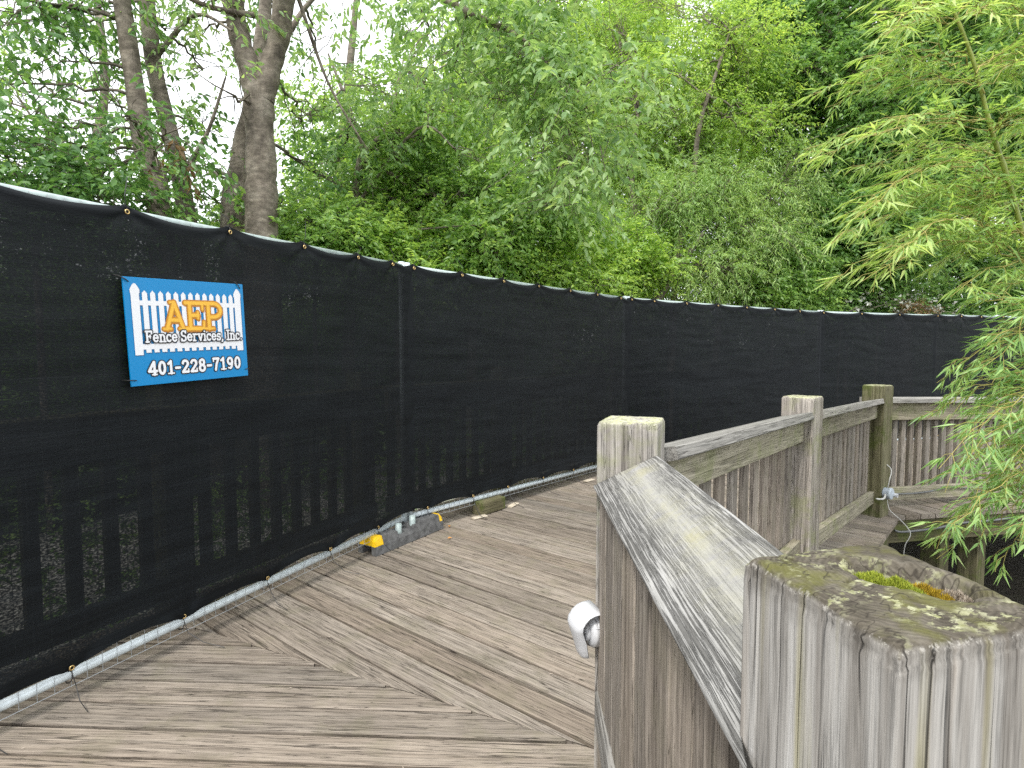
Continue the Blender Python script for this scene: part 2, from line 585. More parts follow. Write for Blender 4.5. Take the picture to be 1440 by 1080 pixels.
def beam(name, a, b, z1, h, th, mat, parent, side=1, ch=0.003, z1b=None, tilt=0.0):
    """board on edge between plan points a and b, top at z1 (z1b at b), its face th thick to the left (side 1) or right (-1)"""
    z1b = z1 if z1b is None else z1b
    A = Vector((a[0], a[1], z1)); B = Vector((b[0], b[1], z1b))
    L = (B - A).length
    M = frame(A, B - A) @ Matrix.Rotation(tilt, 4, 'X')
    mb = MB()
    if side > 0: mb.box(0, L, 0, th, -h, 0, ch)
    else: mb.box(0, L, -th, 0, -h, 0, ch)
    # centre the local origin so that grain differs from board to board
    return mb.build(name, mat, parent, M)


# fascia boards and framing under the outer edges
sub = walk
c3 = Vector((2.80, 4.145))
p = Vector(PF['two'][0]) + rn * 0.10
beam("fascia_board", p - rdir * 1.7, c3 - rdir * 0.02, -0.042, 0.19, 0.038, MOSSYW, sub, 1)
beam("fascia_board", c3 + fd * 0.0 + Vector((0.0, 0.015)), c3 + fd * 5.0 + Vector((0.0, 0.015)), -0.042, 0.17, 0.038, MOSSYW, sub, 1)
beam("rim_joist", c3 + fd * 0.1 + Vector((0, 0.3)), c3 + fd * 5.0 + Vector((0, 0.3)), -0.042, 0.24, 0.05, MOSSYW, sub, 1)
beam("fascia_board", (0.43, -0.2), (0.43, 1.75), -0.042, 0.19, 0.038, MOSSYW, sub, 1)
for (x, y) in ((3.35, 4.42), (3.75, 4.55), (4.6, 4.7), (2.55, 4.15), (1.2, 2.7), (0.3, 0.9), (5.8, 5.0)):
    MB().box(-1.3, -0.04, -0.07, 0.07, -0.07, 0.07, 0.004).build("support_post", MOSSYW, sub, Matrix.Translation((x, y, 0)) @ Matrix.Rotation(R(-90), 4, 'Y') @ Matrix.Rotation(R(30), 4, 'X'))

# ------------------------------------------------------------------ railing posts
def near_post_mat():
    t = NT("near_post_wood")
    tc = t.n("TexCoord").outputs['Object']
    sx = t.n("SeparateXYZ", {0: tc})
    nz = t.n("SeparateXYZ", {0: t.n("NewGeometry").outputs['Normal']}).outputs[2]
    up = t.ramp(nz, [(0.40, 0.0), (0.66, 1.0)])
    inner = t.math('LESS_THAN', t.math('MAXIMUM', t.math('ABSOLUTE', sx.outputs[0]), t.math('ABSOLUTE', sx.outputs[1])), 0.0655)
    up = t.math('MAXIMUM', up, inner)
    wob = t.noise(t.scale(tc, (9, 9, 2.5)), 1, 2)
    off = t.n("CombineXYZ", {0: wob, 1: wob, 2: 0.0}).outputs[0]
    gv = t.n("VectorMath", {0: off}, operation='SCALE'); gv.inputs['Scale'].default_value = 0.012
    gvec = t.vmath('ADD', tc, gv.outputs[0])
    # sides
    n1 = t.noise(t.scale(gvec, (75, 75, 2.2)), 1, 6, 0.6)
    n2 = t.noise(t.scale(gvec, (320, 320, 9)), 1, 4, 0.65)
    n4 = t.noise(t.scale(gvec, (30, 30, 1.2)), 1, 3)
    c = t.ramp(n1, [(0.27, (0.11, 0.098, 0.085)), (0.40, (0.27, 0.253, 0.23)), (0.55, (0.375, 0.36, 0.335)), (0.75, (0.48, 0.468, 0.445))])
    c = t.mix(0.6, c, t.ramp(n2, [(0.36, 0.38), (0.47, 0.95), (0.66, 1.28)]), 'MULTIPLY')
    c = t.mix(t.ramp(n4, [(0.53, 0.0), (0.66, 0.85)]), c, t.mix(1.0, c, (0.80, 0.76, 0.42), 'MULTIPLY'))
    c = t.mix(t.ramp(n4, [(0.28, 0.6), (0.4, 0.0)]), c, t.mix(1.0, c, (0.92, 0.76, 0.62), 'MULTIPLY'))
    ck = t.noise(t.scale(gvec, (40, 40, 1.1)), 1, 3)
    ckm = t.noise(t.scale(gvec, (26, 26, 4)), 1, 2)
    crk = t.math('MULTIPLY', t.band(ck, 0.5, 0.022), t.ramp(ckm, [(0.36, 0.0), (0.5, 1.0)]))
    c = t.mix(t.math('MULTIPLY', crk, 0.85), c, (0.03, 0.026, 0.022))
    # weather stain running down from the top edge
    ed = t.math('ADD', sx.outputs[2], t.math('MULTIPLY', t.noise(t.scale(tc, (60, 60, 12)), 1, 5, 0.7), 0.045))
    stn = t.ramp(ed, [(0.0, 0.0), (1.0, 1.0)])
    stn = t.n("MapRange", {0: ed, 1: -0.004, 2: 0.022, 3: 0.0, 4: 0.85}).outputs[0]
    c = t.mix(stn, c, t.mix(1.0, c, (0.30, 0.28, 0.25), 'MULTIPLY'))
    # top
    d = t.vmath('MULTIPLY', t.vmath('SUBTRACT', tc, (0.012, 0.012, 0)), (1, 1, 0))
    ln = t.n("VectorMath", {0: d}, operation='LENGTH').outputs['Value']
    ln = t.math('ADD', ln, t.math('MULTIPLY', t.noise(tc, 30, 3), 0.02))
    ring = t.math('SINE', t.math('MULTIPLY', ln, 1500.0))
    tn = t.noise(tc, 26, 6, 0.65)
    tcx = t.ramp(tn, [(0.3, (0.048, 0.041, 0.031)), (0.5, (0.095, 0.083, 0.064)), (0.7, (0.165, 0.148, 0.12))])
    tcx = t.mix(0.5, tcx, t.ramp(t.math('MULTIPLY_ADD', ring, 0.5, 0.5), [(0.0, 0.62), (1.0, 1.15)]), 'MULTIPLY')
    mo = t.noise(tc, 17, 4, 0.6)
    tcx = t.mix(t.ramp(mo, [(0.50, 0.0), (0.62, 0.7)]), tcx, (0.105, 0.105, 0.024))
    li = t.noise(t.scale(tc, (60, 95, 60)), 1, 5, 0.7)
    lim = t.noise(t.vmath('ADD', tc, (3.1, 1.7, 0.4)), 15, 3, 0.6)
    lf = t.math('MULTIPLY', t.ramp(li, [(0.51, 0.0), (0.56, 1.0)]), t.ramp(lim, [(0.48, 0.03), (0.6, 1.0)]))
    tcx = t.mix(t.math('MULTIPLY', lf, 0.95), tcx, t.ramp(t.noise(tc, 160, 2), [(0.35, (0.22, 0.225, 0.10)), (0.65, (0.38, 0.38, 0.25))]))
    tcr = t.math('MULTIPLY', t.band(t.noise(t.scale(tc, (16, 40, 10)), 1, 3), 0.5, 0.014), 0.8)
    tcx = t.mix(tcr, tcx, (0.03, 0.025, 0.02))
    # pale scruffy rim
    rim = t.band(nz, 0.45, 0.40)
    axy = t.vmath('ABSOLUTE', tc); sxy = t.n("SeparateXYZ", {0: axy})
    outer = t.math('GREATER_THAN', t.math('MAXIMUM', sxy.outputs[0], sxy.outputs[1]), 0.0655)
    rim = t.math('MULTIPLY', rim, outer)
    rim = t.math('MULTIPLY', rim, t.ramp(t.noise(tc, 190, 4, 0.75), [(0.54, 0.0), (0.60, 0.9)]))
    c = t.mix(up, c, tcx)
    c = t.mix(t.math('MULTIPLY', rim, 0.7), c, (0.42, 0.40, 0.36))
    h = t.math('SUBTRACT', t.math('ADD', n1, t.math('MULTIPLY', n2, 0.5)), crk)
    h = t.n("MixRGB", {0: up, 1: h, 2: t.math('ADD', t.math('MULTIPLY', li, 1.4), t.math('MULTIPLY', ring, 0.12))}).outputs[0]
    bp = t.n("Bump", {'Strength': 0.7, 'Distance': 0.003, 'Height': h})
    b = t.n("BsdfPrincipled", {'Base Color': c, 'Roughness': 0.9, 'Normal': bp.outputs[0]})
    b.inputs['Specular IOR Level'].default_value = 0.15
    return t.finish(b)


def rough_post(name, key, top, mat, N, rows, label, base=0.0, hole=False, seed=1, group="posts of the weathered railing", slope=0.0):
    (fx, fy), th, s = PF[key]
    e1 = Vector((math.cos(th), math.sin(th))); e2 = Vector((-e1.y, e1.x))
    c = Vector((fx, fy)) + e1 * s / 2 + e2 * s / 2
    g = np.linspace(-s / 2, s / 2, N + 1)
    X, Y = np.meshgrid(g, g, indexing='ij')
    edge = s / 2 - np.maximum(np.abs(X), np.abs(Y))
    cor = np.hypot(np.maximum(np.abs(X) - s / 2 + 0.012, 0), np.maximum(np.abs(Y) - s / 2 + 0.012, 0))
    rr = 0.004
    Z = -rr * (1 - np.clip(edge / rr, 0, 1)) ** 2 + 0.0020 * fbm(X * 55, Y * 55, seed=seed) + 0.0018 * fbm(X * 14, Y * 14, seed=seed + 5)
    Z = Z - 0.003 * np.clip(cor / 0.012, 0, 1.2) ** 3 + slope * Y
    if hole:
        hx, hy = 0.029, 0.007
        ha = (X - hx) * 0.65 - (Y - hy) * 0.76; hb = (X - hx) * 0.76 + (Y - hy) * 0.65
        ang = np.arctan2(hb, ha)
        rad = np.hypot(ha / 0.040, (hb + 0.004) / 0.0215) * (1 + 0.18 * vnoise(np.cos(ang) * 1.8 + 5, np.sin(ang) * 1.8, seed=9) + 0.07 * vnoise(np.cos(ang) * 6, np.sin(ang) * 6, seed=4))
        dep = 1 / (1 + np.exp((rad - 0.95) * 16))
        Z = Z - 0.017 * dep * (0.85 + 0.2 * fbm(X * 70, Y * 70, seed=2)) - 0.005 * np.exp(-np.clip(rad - 1, 0, 9) * 5) * (1 - dep) * (hb < 0)
        Z = Z + 0.0012 * np.exp(-((rad - 1.2) / 0.2) ** 2) * (hb > 0)
        # split running from the hollow to the rear right edge
        ck = np.exp(-(((Y - 0.028 - (X - 0.045) * 0.9) / 0.0035) ** 2)) * (X > 0.028) * (X < 0.08)
        Z = Z - 0.0018 * ck
        for (ax, ay, dx, dy, w) in ((-0.03, 0.01, 0.9, 0.25, 0.0012), (-0.01, -0.02, 0.6, -0.75, 0.0013), (-0.02, 0.03, -0.5, 0.85, 0.001)):
            pr = (X - ax) * dx + (Y - ay) * dy
            pp = -(X - ax) * dy + (Y - ay) * dx + 0.002 * vnoise(pr * 60, 0 * pr, seed=3)
            Z = Z - 0.004 * np.exp(-(pp / w) ** 2) * (pr > 0) * (pr < 0.045)
    V = [np.stack([X, Y, Z], -1).reshape(-1, 3)]
    ti = np.arange((N + 1) ** 2).reshape(N + 1, N + 1)
    Fq = [np.stack([ti[:-1, :-1], ti[1:, :-1], ti[1:, 1:], ti[:-1, 1:]], -1).reshape(-1, 4)]
    per = np.concatenate([ti[:-1, 0], ti[-1, :-1], ti[:0:-1, -1], ti[0, :0:-1]])
    P0 = V[0][per]
    nper = len(per)
    nrm = np.concatenate([np.tile([[0, -1]], (N, 1)), np.tile([[1, 0]], (N, 1)), np.tile([[0, 1]], (N, 1)), np.tile([[-1, 0]], (N, 1))]).astype(float)
    zs = -np.concatenate([np.array([0.005, 0.009, 0.014, 0.022]), np.linspace(0.03, top - base, rows)])
    tpar = np.arange(nper) * (s / N)
    prev = per; cnt = len(V[0])
    for z in zs:
        dispn = 0.0007 * fbm(tpar * 190, z * 5, seed=seed + 3) + 0.0006 * fbm(tpar * 40, z * 2, seed=seed + 8)
        gcr = vnoise(tpar * 26, z * 1.3, seed=seed + 21)
        dispn = dispn * np.clip(-z / 0.02, 0, 1) - 0.0016 * np.exp(-(gcr / 0.04) ** 2) * np.clip(vnoise(tpar * 12, z * 2, seed=seed + 30) * 4 + 0.6, 0, 1) * np.clip(-z / 0.03, 0, 1)
        if abs(z) < 0.012: dispn = dispn - (0.0010 if z > -0.006 else 0.0003) + 0.0008 * vnoise(tpar * 120, z * 90, seed=5)
        xy = P0[:, :2] + nrm * (dispn[:, None] + 0.0008)
        zz = np.full(nper, z) + P0[:, 2] * min(max(1 + z / 0.05, 0.0), 1.0)
        V.append(np.column_stack([xy, zz]))
        cur = cnt + np.arange(nper); cnt += nper
        Fq.append(np.stack([prev, cur, np.roll(cur, -1), np.roll(prev, -1)], -1))
        prev = cur
    me = npmesh(name, np.concatenate(V), np.concatenate(Fq), True)
    M = rotz((c.x, c.y, top), th)
    o = mobj(name, me, mat, None, M)
    tag(o, label, "post", group)
    return o, c


near, near_c = rough_post("railing_post", 'near', 1.066, near_post_mat(), 150, 120, "thick grey post with a mossy hollow in its top, nearest of all the posts", hole=True, seed=4, base=-0.3, slope=0.05)
p1, p1c = rough_post("railing_post", 'one', 1.066, POSTW, 40, 40, "weathered post with pale lichen top at the far end of the tilted handrail", seed=21)
p2, p2c = rough_post("railing_post", 'two', 1.006, POSTW, 30, 30, "middle weathered post with lichen top, between two runs of upright slats", seed=33, base=-0.25)
p3, p3c = rough_post("railing_post", 'three', 0.970, MOSSYP, 30, 30, "dark green-stained corner post carrying the round grey electrical box", seed=47, base=-0.25)

# moss in the hollow
def moss_mat(name, a, b):
    t = NT(name)
    ri = t.n("NewGeometry").outputs['Random Per Island']
    bs = t.n("BsdfPrincipled", {'Base Color': t.ramp(ri, [(0.0, a), (1.0, b)]), 'Roughness': 0.9})
    tl = t.n("BsdfTranslucent", {'Color': b})
    return t.finish(t.n("MixShader", {0: 0.25, 1: bs.outputs[0], 2: tl.outputs[0]}))


MOSS = {}


def moss(cx, cy, rx, ry, n, mat, zb, name="moss_cushion"):
    V, Fc = [], []
    for i in range(n):
        a, r = random.uniform(0, 6.283), math.sqrt(random.random())
        x, y = cx + rx * r * math.cos(a), cy + ry * r * math.sin(a)
        z = zb + 0.006 * (1 - r * r) + random.uniform(-0.002, 0.001)
        L = random.uniform(0.0012, 0.0034); w = random.uniform(0.0005, 0.0011); b = random.uniform(0, 6.283)
        tx, ty = math.cos(b) * L * 0.5, math.sin(b) * L * 0.5
        k = len(V)
        V += [(x - ty / L * w, y + tx / L * w, z), (x + ty / L * w, y - tx / L * w, z), (x + tx, y + ty, z + L)]
        Fc.append((k, k + 1, k + 2))
    MOSS.setdefault(mat.name, [mat, [], []])
    e = MOSS[mat.name]; o = len(e[1])
    e[1] += V; e[2] += [tuple(i + o for i in f) for f in Fc]


M_G = moss_mat("moss_green", (0.14, 0.20, 0.02), (0.42, 0.46, 0.05))
M_O = moss_mat("moss_ochre", (0.20, 0.13, 0.01), (0.46, 0.33, 0.02))
M_P = moss_mat("moss_pale", (0.22, 0.17, 0.12), (0.5, 0.44, 0.36))
for k in range(9):
    u = -0.032 + 0.036 * k / 8; v_ = random.uniform(-0.008, 0.006)
    moss(0.029 + 0.65 * u + 0.76 * v_, 0.007 - 0.76 * u + 0.65 * v_, random.uniform(.006, .010), random.uniform(.005, .009), 1100, M_G, -0.0125 + random.uniform(-.002, .002))
for k in range(6):
    u = 0.0 + 0.022 * k / 5; v_ = random.uniform(-0.010, 0.004)
    moss(0.029 + 0.65 * u + 0.76 * v_, 0.007 - 0.76 * u + 0.65 * v_, random.uniform(.006, .009), random.uniform(.005, .008), 1100, M_O, -0.0135 + random.uniform(-.002, .001))
for k in range(4):
    u = 0.022 + 0.012 * k / 3; v_ = random.uniform(-0.010, 0.000)
    moss(0.029 + 0.65 * u + 0.76 * v_, 0.007 - 0.76 * u + 0.65 * v_, .004, .004, 320, M_P, -0.012)
for mat, V, Fc in MOSS.values():
    tag(mobj("moss_cushion", pymesh("moss_cushion", V, Fc), mat, near, WM[near.name]), kind='stuff')

# ------------------------------------------------------------------ railing runs
CAPW = None
def cap_mat():
    t = NT("handrail_wood")
    tc = t.n("TexCoord").outputs['Object']
    rnd = t.math('MULTIPLY', t.n("ObjectInfo").outputs['Random'], 31.0)
    wob = t.noise(t.scale(tc, (2.5, 9, 1)), 1, 2, w=rnd)
    off = t.n("CombineXYZ", {0: 0.0, 1: wob, 2: 0.0}).outputs[0]
    gv = t.n("VectorMath", {0: off}, operation='SCALE'); gv.inputs['Scale'].default_value = 0.016
    g = t.vmath('ADD', tc, gv.outputs[0])
    y = t.math('ABSOLUTE', t.n("SeparateXYZ", {0: tc}).outputs[1])
    n1 = t.noise(t.scale(g, (7, 430, 60)), 1, 4, 0.62, w=rnd)
    n2 = t.noise(t.scale(g, (20, 700, 100)), 1, 3, 0.65, w=rnd)
    n3 = t.noise(tc, 9, 5, 0.6, w=rnd)
    # centre of the board is worn smooth and covered with pale lichen, both edges ridged
    mid = t.math('MULTIPLY_ADD', t.band(t.math('ADD', y, t.math('MULTIPLY', t.noise(t.scale(tc, (4, 10, 1)), 1, 3), 0.05)), 0.125, 0.062), 1.0, 0.0)
    groove = t.ramp(n1, [(0.45, 1.0), (0.52, 0.0)])
    groove = t.math('MULTIPLY', groove, t.math('SUBTRACT', 1.0, t.math('MULTIPLY', mid, 1.0), clamp=True))
    c = t.ramp(n3, [(0.3, (0.23, 0.225, 0.212)), (0.5, (0.31, 0.305, 0.29)), (0.7, (0.38, 0.375, 0.36))])
    c = t.mix(0.55, c, t.ramp(n2, [(0.35, 0.6), (0.52, 1.0), (0.7, 1.25)]), 'MULTIPLY')
    c = t.mix(t.math('MULTIPLY', groove, 0.74), c, (0.065, 0.063, 0.058))
    lich = t.math('MULTIPLY', mid, t.ramp(t.noise(tc, 24, 6, 0.7, w=rnd), [(0.38, 0.0), (0.56, 0.8)]))
    c = t.mix(lich, c, t.ramp(t.noise(tc, 9, 3, w=rnd), [(0.4, (0.36, 0.355, 0.315)), (0.6, (0.315, 0.30, 0.19))]))
    h = t.math('ADD', t.math('MULTIPLY', groove, -1.0), t.math('MULTIPLY', n2, 0.4))
    bp = t.n("Bump", {'Strength': 0.9, 'Distance': 0.003, 'Height': h})
    b = t.n("BsdfPrincipled", {'Base Color': c, 'Roughness': 0.88, 'Normal': bp.outputs[0]})
    b.inputs['Specular IOR Level'].default_value = 0.15
    return t.finish(b)


CAPW = cap_mat()
CAPO = wood_mat("grey_handrail", (0.36, 0.35, 0.325), (0.26, 0.25, 0.23), (0.12, 0.115, 0.105), axis=0, crack=0.7, bump=0.6, tint=0.1)
_pick = {}


def picket(x, y, z0, z1, w, th, ang, parent, mat=PICKW, name="slat"):
    """slat with its outer face centred on (x, y); w along the railing, th inward"""
    key = (round(w, 3), round(th, 3), mat.name)
    if key not in _pick:
        mb = MB()
        ch = 0.003
        prof = [(-w / 2 + ch, 0), (w / 2 - ch, 0), (w / 2, ch), (w / 2, th - ch), (w / 2 - ch, th), (-w / 2 + ch, th), (-w / 2, th - ch), (-w / 2, ch)]
        k = len(prof)
        v = [(a, b, 0) for a, b in prof] + [(a, b, 1) for a, b in prof]
        f = [(i, (i + 1) % k, (i + 1) % k + k, i + k) for i in range(k)] + [tuple(range(k - 1, -1, -1)), tuple(range(k, 2 * k))]
        mb.add(v, f)
        me = mb.mesh(name); me.materials.append(mat)
        _pick[key] = me
    M = Matrix.Translation((x, y, z0)) @ Matrix.Rotation(ang + R(random.uniform(-1.0, 1.0)), 4, 'Z') @ Matrix.Rotation(R(random.uniform(-0.25, 0.25)), 4, 'Y') @ Matrix.Diagonal((1, 1, z1 - z0, 1))
    return link(bpy.data.objects.new(name, _pick[key]), parent, M)


# run 1: nearest, tilted handrail, seen from the deck
r1 = empty("wooden_railing", (0.28, 0.9, 0), "nearest railing run with a broad tilted silvery handrail and close vertical slats", "railing", "runs of the weathered railing")
A0 = Vector((0.182, 0.40, 0.908)); A1 = Vector((0.194, 1.362, 0.910)); wv = Vector((0.141, -0.04, 0.086))
ex = (A1 - A0).normalized(); wdir = (wv - ex * wv.dot(ex)).normalized(); nz_ = ex.cross(wdir)
if nz_.z < 0: nz_ = -nz_
# cap lattice: along x, across y in local frame (x along, y across inward->outward, z up)
cw = 0.166
L1 = (A1 - A0).length
Mcap = Matrix.Identity(4)
eyv = nz_.cross(ex)
sgn = 1 if eyv.dot(wdir) > 0 else -1
for i in range(3):
    Mcap[i][0], Mcap[i][1], Mcap[i][2], Mcap[i][3] = ex[i], eyv[i], nz_[i], A0[i]
nu, nv = 260, 90
us = np.linspace(0, 1, nu + 1); vs = np.linspace(0, cw, nv + 1)
U, Vv = np.meshgrid(us, vs, indexing='ij')
# cut at the near end along the near post's face, at the far end along the first post's face
d0 = 0.062 + (Vv / cw) * 0.036
d1 = L1 - 0.012 - (Vv / cw) * 0.052
d0[:, :8] = d0[:, :8] - 0.045 * (1 - np.clip(np.arange(8) / 7.0, 0, 1))[None, :]
Xc = d0 + U * (d1 - d0)
eg = np.minimum(Vv, cw - Vv)
Zc = -0.004 * (1 - np.clip(eg / 0.005, 0, 1)) ** 2
rid = vnoise(Xc * 5 + 0.0, (Vv + 0.010 * vnoise(Xc * 3, Vv * 9, seed=61)) * 190, seed=62)
smooth_mid = np.clip(1 - np.abs(Vv - 0.115) / 0.05, 0, 1)
Zc = Zc + (0.0011 * np.clip(rid, -0.6, 0.5)) * (1 - 0.8 * smooth_mid) + 0.0012 * fbm(Xc * 9, Vv * 12, seed=63)
top = np.stack([Xc, Vv * sgn, Zc], -1)
bot = top.copy(); bot[:, :, 2] = -0.038
ti = np.arange(top.shape[0] * top.shape[1]).reshape(top.shape[:2]); bi = ti + ti.size
F = [np.stack([ti[:-1, :-1], ti[1:, :-1], ti[1:, 1:], ti[:-1, 1:]], -1).reshape(-1, 4), np.stack([bi[:-1, :-1], bi[:-1, 1:], bi[1:, 1:], bi[1:, :-1]], -1).reshape(-1, 4)]
for a, b in ((ti[:, 0], bi[:, 0]), (ti[:, -1], bi[:, -1]), (ti[0, :], bi[0, :]), (ti[-1, :], bi[-1, :])):
    F.append(np.stack([a[:-1], b[:-1], b[1:], a[1:]], -1))
cap1 = mobj("handrail", npmesh("handrail", np.concatenate([top.reshape(-1, 3), bot.reshape(-1, 3)]), np.concatenate(F)), CAPW, r1, Mcap)
y = 1.285
k = 0
while y > 0.5:
    w = 0.092
    picket(0.243 + random.uniform(-0.003, 0.003), y, 0.12, 0.905 + random.uniform(-0.01, 0.01), w, 0.036, R(-90 + 180), r1)
    y -= 0.1005 + random.uniform(-0.002, 0.003); k += 1
beam("top_rail", (0.285, 0.50), (0.30, 1.30), 0.935, 0.14, 0.038, RAILW, r1, -1)
beam("bottom_rail", (0.168, 0.53), (0.203, 1.335), 0.408, 0.09, 0.038, CAPO, r1, -1)

# runs 2 and 3: seen from outside
def outer_run(root, a, b, zc0, zc1, zb0, zb1, n, back=0.045, cap_over=0.055, pw=0.066, pt=0.019):
    a, b = Vector(a), Vector(b)
    d = (b - a).normalized(); o = Vector((d.y, -d.x)); ang = math.atan2(d.y, d.x)
    A, B = a - o * back, b - o * back
    L = (B - A).length
    # handrail: slopes a little down towards the deck
    ca, cb = A + o * cap_over, B + o * cap_over
    mb = MB()
    A3, B3 = Vector((ca.x, ca.y, zc0)), Vector((cb.x, cb.y, zc1))
    Lc = (B3 - A3).length
    pr = [(0.0, 0.0), (0.15, 0.0), (0.15, -0.036), (0.0, -0.036)]
    ch = 0.003
    prof = [(ch, 0), (0.147, 0), (0.15, -ch), (0.15, -0.033), (0.147, -0.036), (ch, -0.036), (0, -0.033), (0, -ch)]
    kk = len(prof)
    cut = 0.045
    v = [(0.006 + cut * (1 - p / 0.15) * 0.6, p, q) for p, q in prof] + [(Lc - 0.004, p, q) for p, q in prof]
    f = [(i, i + kk, (i + 1) % kk + kk, (i + 1) % kk) for i in range(kk)] + [tuple(range(kk)), tuple(range(2 * kk - 1, kk - 1, -1))]
    mb.add(v, f)
    Mc = frame(A3, B3 - A3) @ Matrix.Rotation(R(-13), 4, 'X')
    mb.build("handrail", CAPO, root, Mc)
    beam("top_rail", A + d * 0.003, B - d * 0.003, zc0 - 0.030, 0.118, 0.038, RAILW, root, 1, 0.003, zc1 - 0.030)
    beam("bottom_rail", A + d * 0.003 + o * -0.0, B - d * 0.003, zb0, 0.088, 0.038, RAILW, root, 1, 0.003, zb1)
    I0, I1 = A - o * 0.041, B - o * 0.041
    for i in range(n):
        t = (i + 0.5) / n
        P = I0 + (I1 - I0) * t
        zc = zc0 + (zc1 - zc0) * t; zb = zb0 + (zb1 - zb0) * t
        picket(P.x, P.y, zb - 0.085, zc - 0.055, pw, pt, ang, root)


def corner(key, i):
    (fx, fy), th, s = PF[key]
    e1 = Vector((math.cos(th), math.sin(th))); e2 = Vector((-e1.y, e1.x))
    return {'F': Vector((fx, fy)), 'R': Vector((fx, fy)) + e1 * s, 'L': Vector((fx, fy)) + e2 * s, 'B': Vector((fx, fy)) + e1 * s + e2 * s}[i]


r2 = empty("wooden_railing", (0.9, 2.0, 0), "railing run with gaps between its slats, between the lamp post and middle post", "railing", "runs of the weathered railing")
outer_run(r2, corner('one', 'R') + Vector((0.02, -0.02)), corner('two', 'F') + Vector((0.012, 0.004)), 0.992, 0.940, 0.385, 0.31, 12, back=0.045, cap_over=0.035)
r3 = empty("wooden_railing", (2.1, 3.4, 0), "railing run of closely set slats leading up to the dark corner post", "railing", "runs of the weathered railing")
outer_run(r3, corner('two', 'R') + Vector((0.0, -0.02)), corner('three', 'F') + Vector((0.02, 0.01)), 0.932, 0.878, 0.30, 0.185, 14, back=0.05, cap_over=0.035)
# far run: thin square pickets, facing us beyond the corner post
r4 = empty("wooden_railing", (3.7, 4.5, 0), "far railing run with thin square pickets, half hidden by the bamboo", "railing", "runs of the weathered railing")
fa = Vector((2.745, 4.335)); fb = fa + fd * 3.9
z0c, z1c = 0.862, 0.80
A3, B3 = Vector((fa.x, fa.y - 0.05, z0c)), Vector((fb.x, fb.y - 0.05, z1c))
Mc = frame(A3, B3 - A3)
MB().box(0, (B3 - A3).length, 0, 0.15, -0.036, 0, 0.003).build("handrail", CAPO, r4, Mc)
beam("top_rail", fa, fb, z0c - 0.038, 0.135, 0.038, RAILW, r4, 1, 0.003, z1c - 0.038)
beam("bottom_rail", fa, fb, 0.155, 0.10, 0.038, RAILW, r4, 1, 0.003, 0.15)
x = 0.05
while x < 3.8:
    P = fa + fd * x + Vector((-fd.y, fd.x)) * 0.040
    zc = z0c + (z1c - z0c) * x / 3.9
    picket(P.x, P.y, 0.10, zc - 0.05, 0.038, 0.036, R(11), r4, name="picket")
    x += 0.0755
fe = fb + fd * 0.02
mo = MB().box(-0.2, 0.93, -0.07, 0.07, -0.07, 0.07, 0.004).build("railing_post", MOSSYW, None, Matrix.Translation((fe.x + 0.06, fe.y + 0.03, 0)) @ Matrix.Rotation(R(-90), 4, 'Y'))
tag(mo, "end post of the far railing, behind the bamboo", "post", "posts of the weathered railing")

# old railing behind the black cloth
def old_railing(i0, i1, lab, t0=0.0, t1=1.0, posts=(0.5,)):
    a, b = Vector(J[i0]), Vector(J[i1])
    d = (b - a).normalized(); nn = Vector((-d.y, d.x)); ang = math.atan2(d.y, d.x)
    L = (b - a).length
    A, B = a + d * L * t0 + nn * 0.22, a + d * L * t1 + nn * 0.22
    L = (B - A).length
    root = empty("wooden_railing", (A.x, A.y, 0), lab, "railing", "old railing behind the cloth")
    M = frame(Vector((A.x, A.y, 0.98)), Vector((B.x - A.x, B.y - A.y, 0)))
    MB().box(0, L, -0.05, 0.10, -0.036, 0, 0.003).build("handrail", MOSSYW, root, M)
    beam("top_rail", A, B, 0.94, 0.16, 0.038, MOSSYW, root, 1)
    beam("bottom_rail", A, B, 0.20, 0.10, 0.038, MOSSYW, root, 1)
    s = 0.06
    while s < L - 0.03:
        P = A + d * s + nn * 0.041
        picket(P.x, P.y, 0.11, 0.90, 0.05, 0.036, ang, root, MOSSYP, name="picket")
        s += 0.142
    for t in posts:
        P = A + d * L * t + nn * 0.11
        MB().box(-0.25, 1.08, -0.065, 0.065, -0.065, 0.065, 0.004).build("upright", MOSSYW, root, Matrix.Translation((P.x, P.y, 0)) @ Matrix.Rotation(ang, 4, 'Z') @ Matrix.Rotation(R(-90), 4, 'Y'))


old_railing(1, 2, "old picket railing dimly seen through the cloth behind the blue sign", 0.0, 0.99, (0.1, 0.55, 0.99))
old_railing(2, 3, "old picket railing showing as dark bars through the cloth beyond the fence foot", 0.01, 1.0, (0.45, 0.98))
old_railing(3, 4, "old picket railing hidden behind the far stretch of black cloth", 0.01, 1.0, (0.5, 0.98))

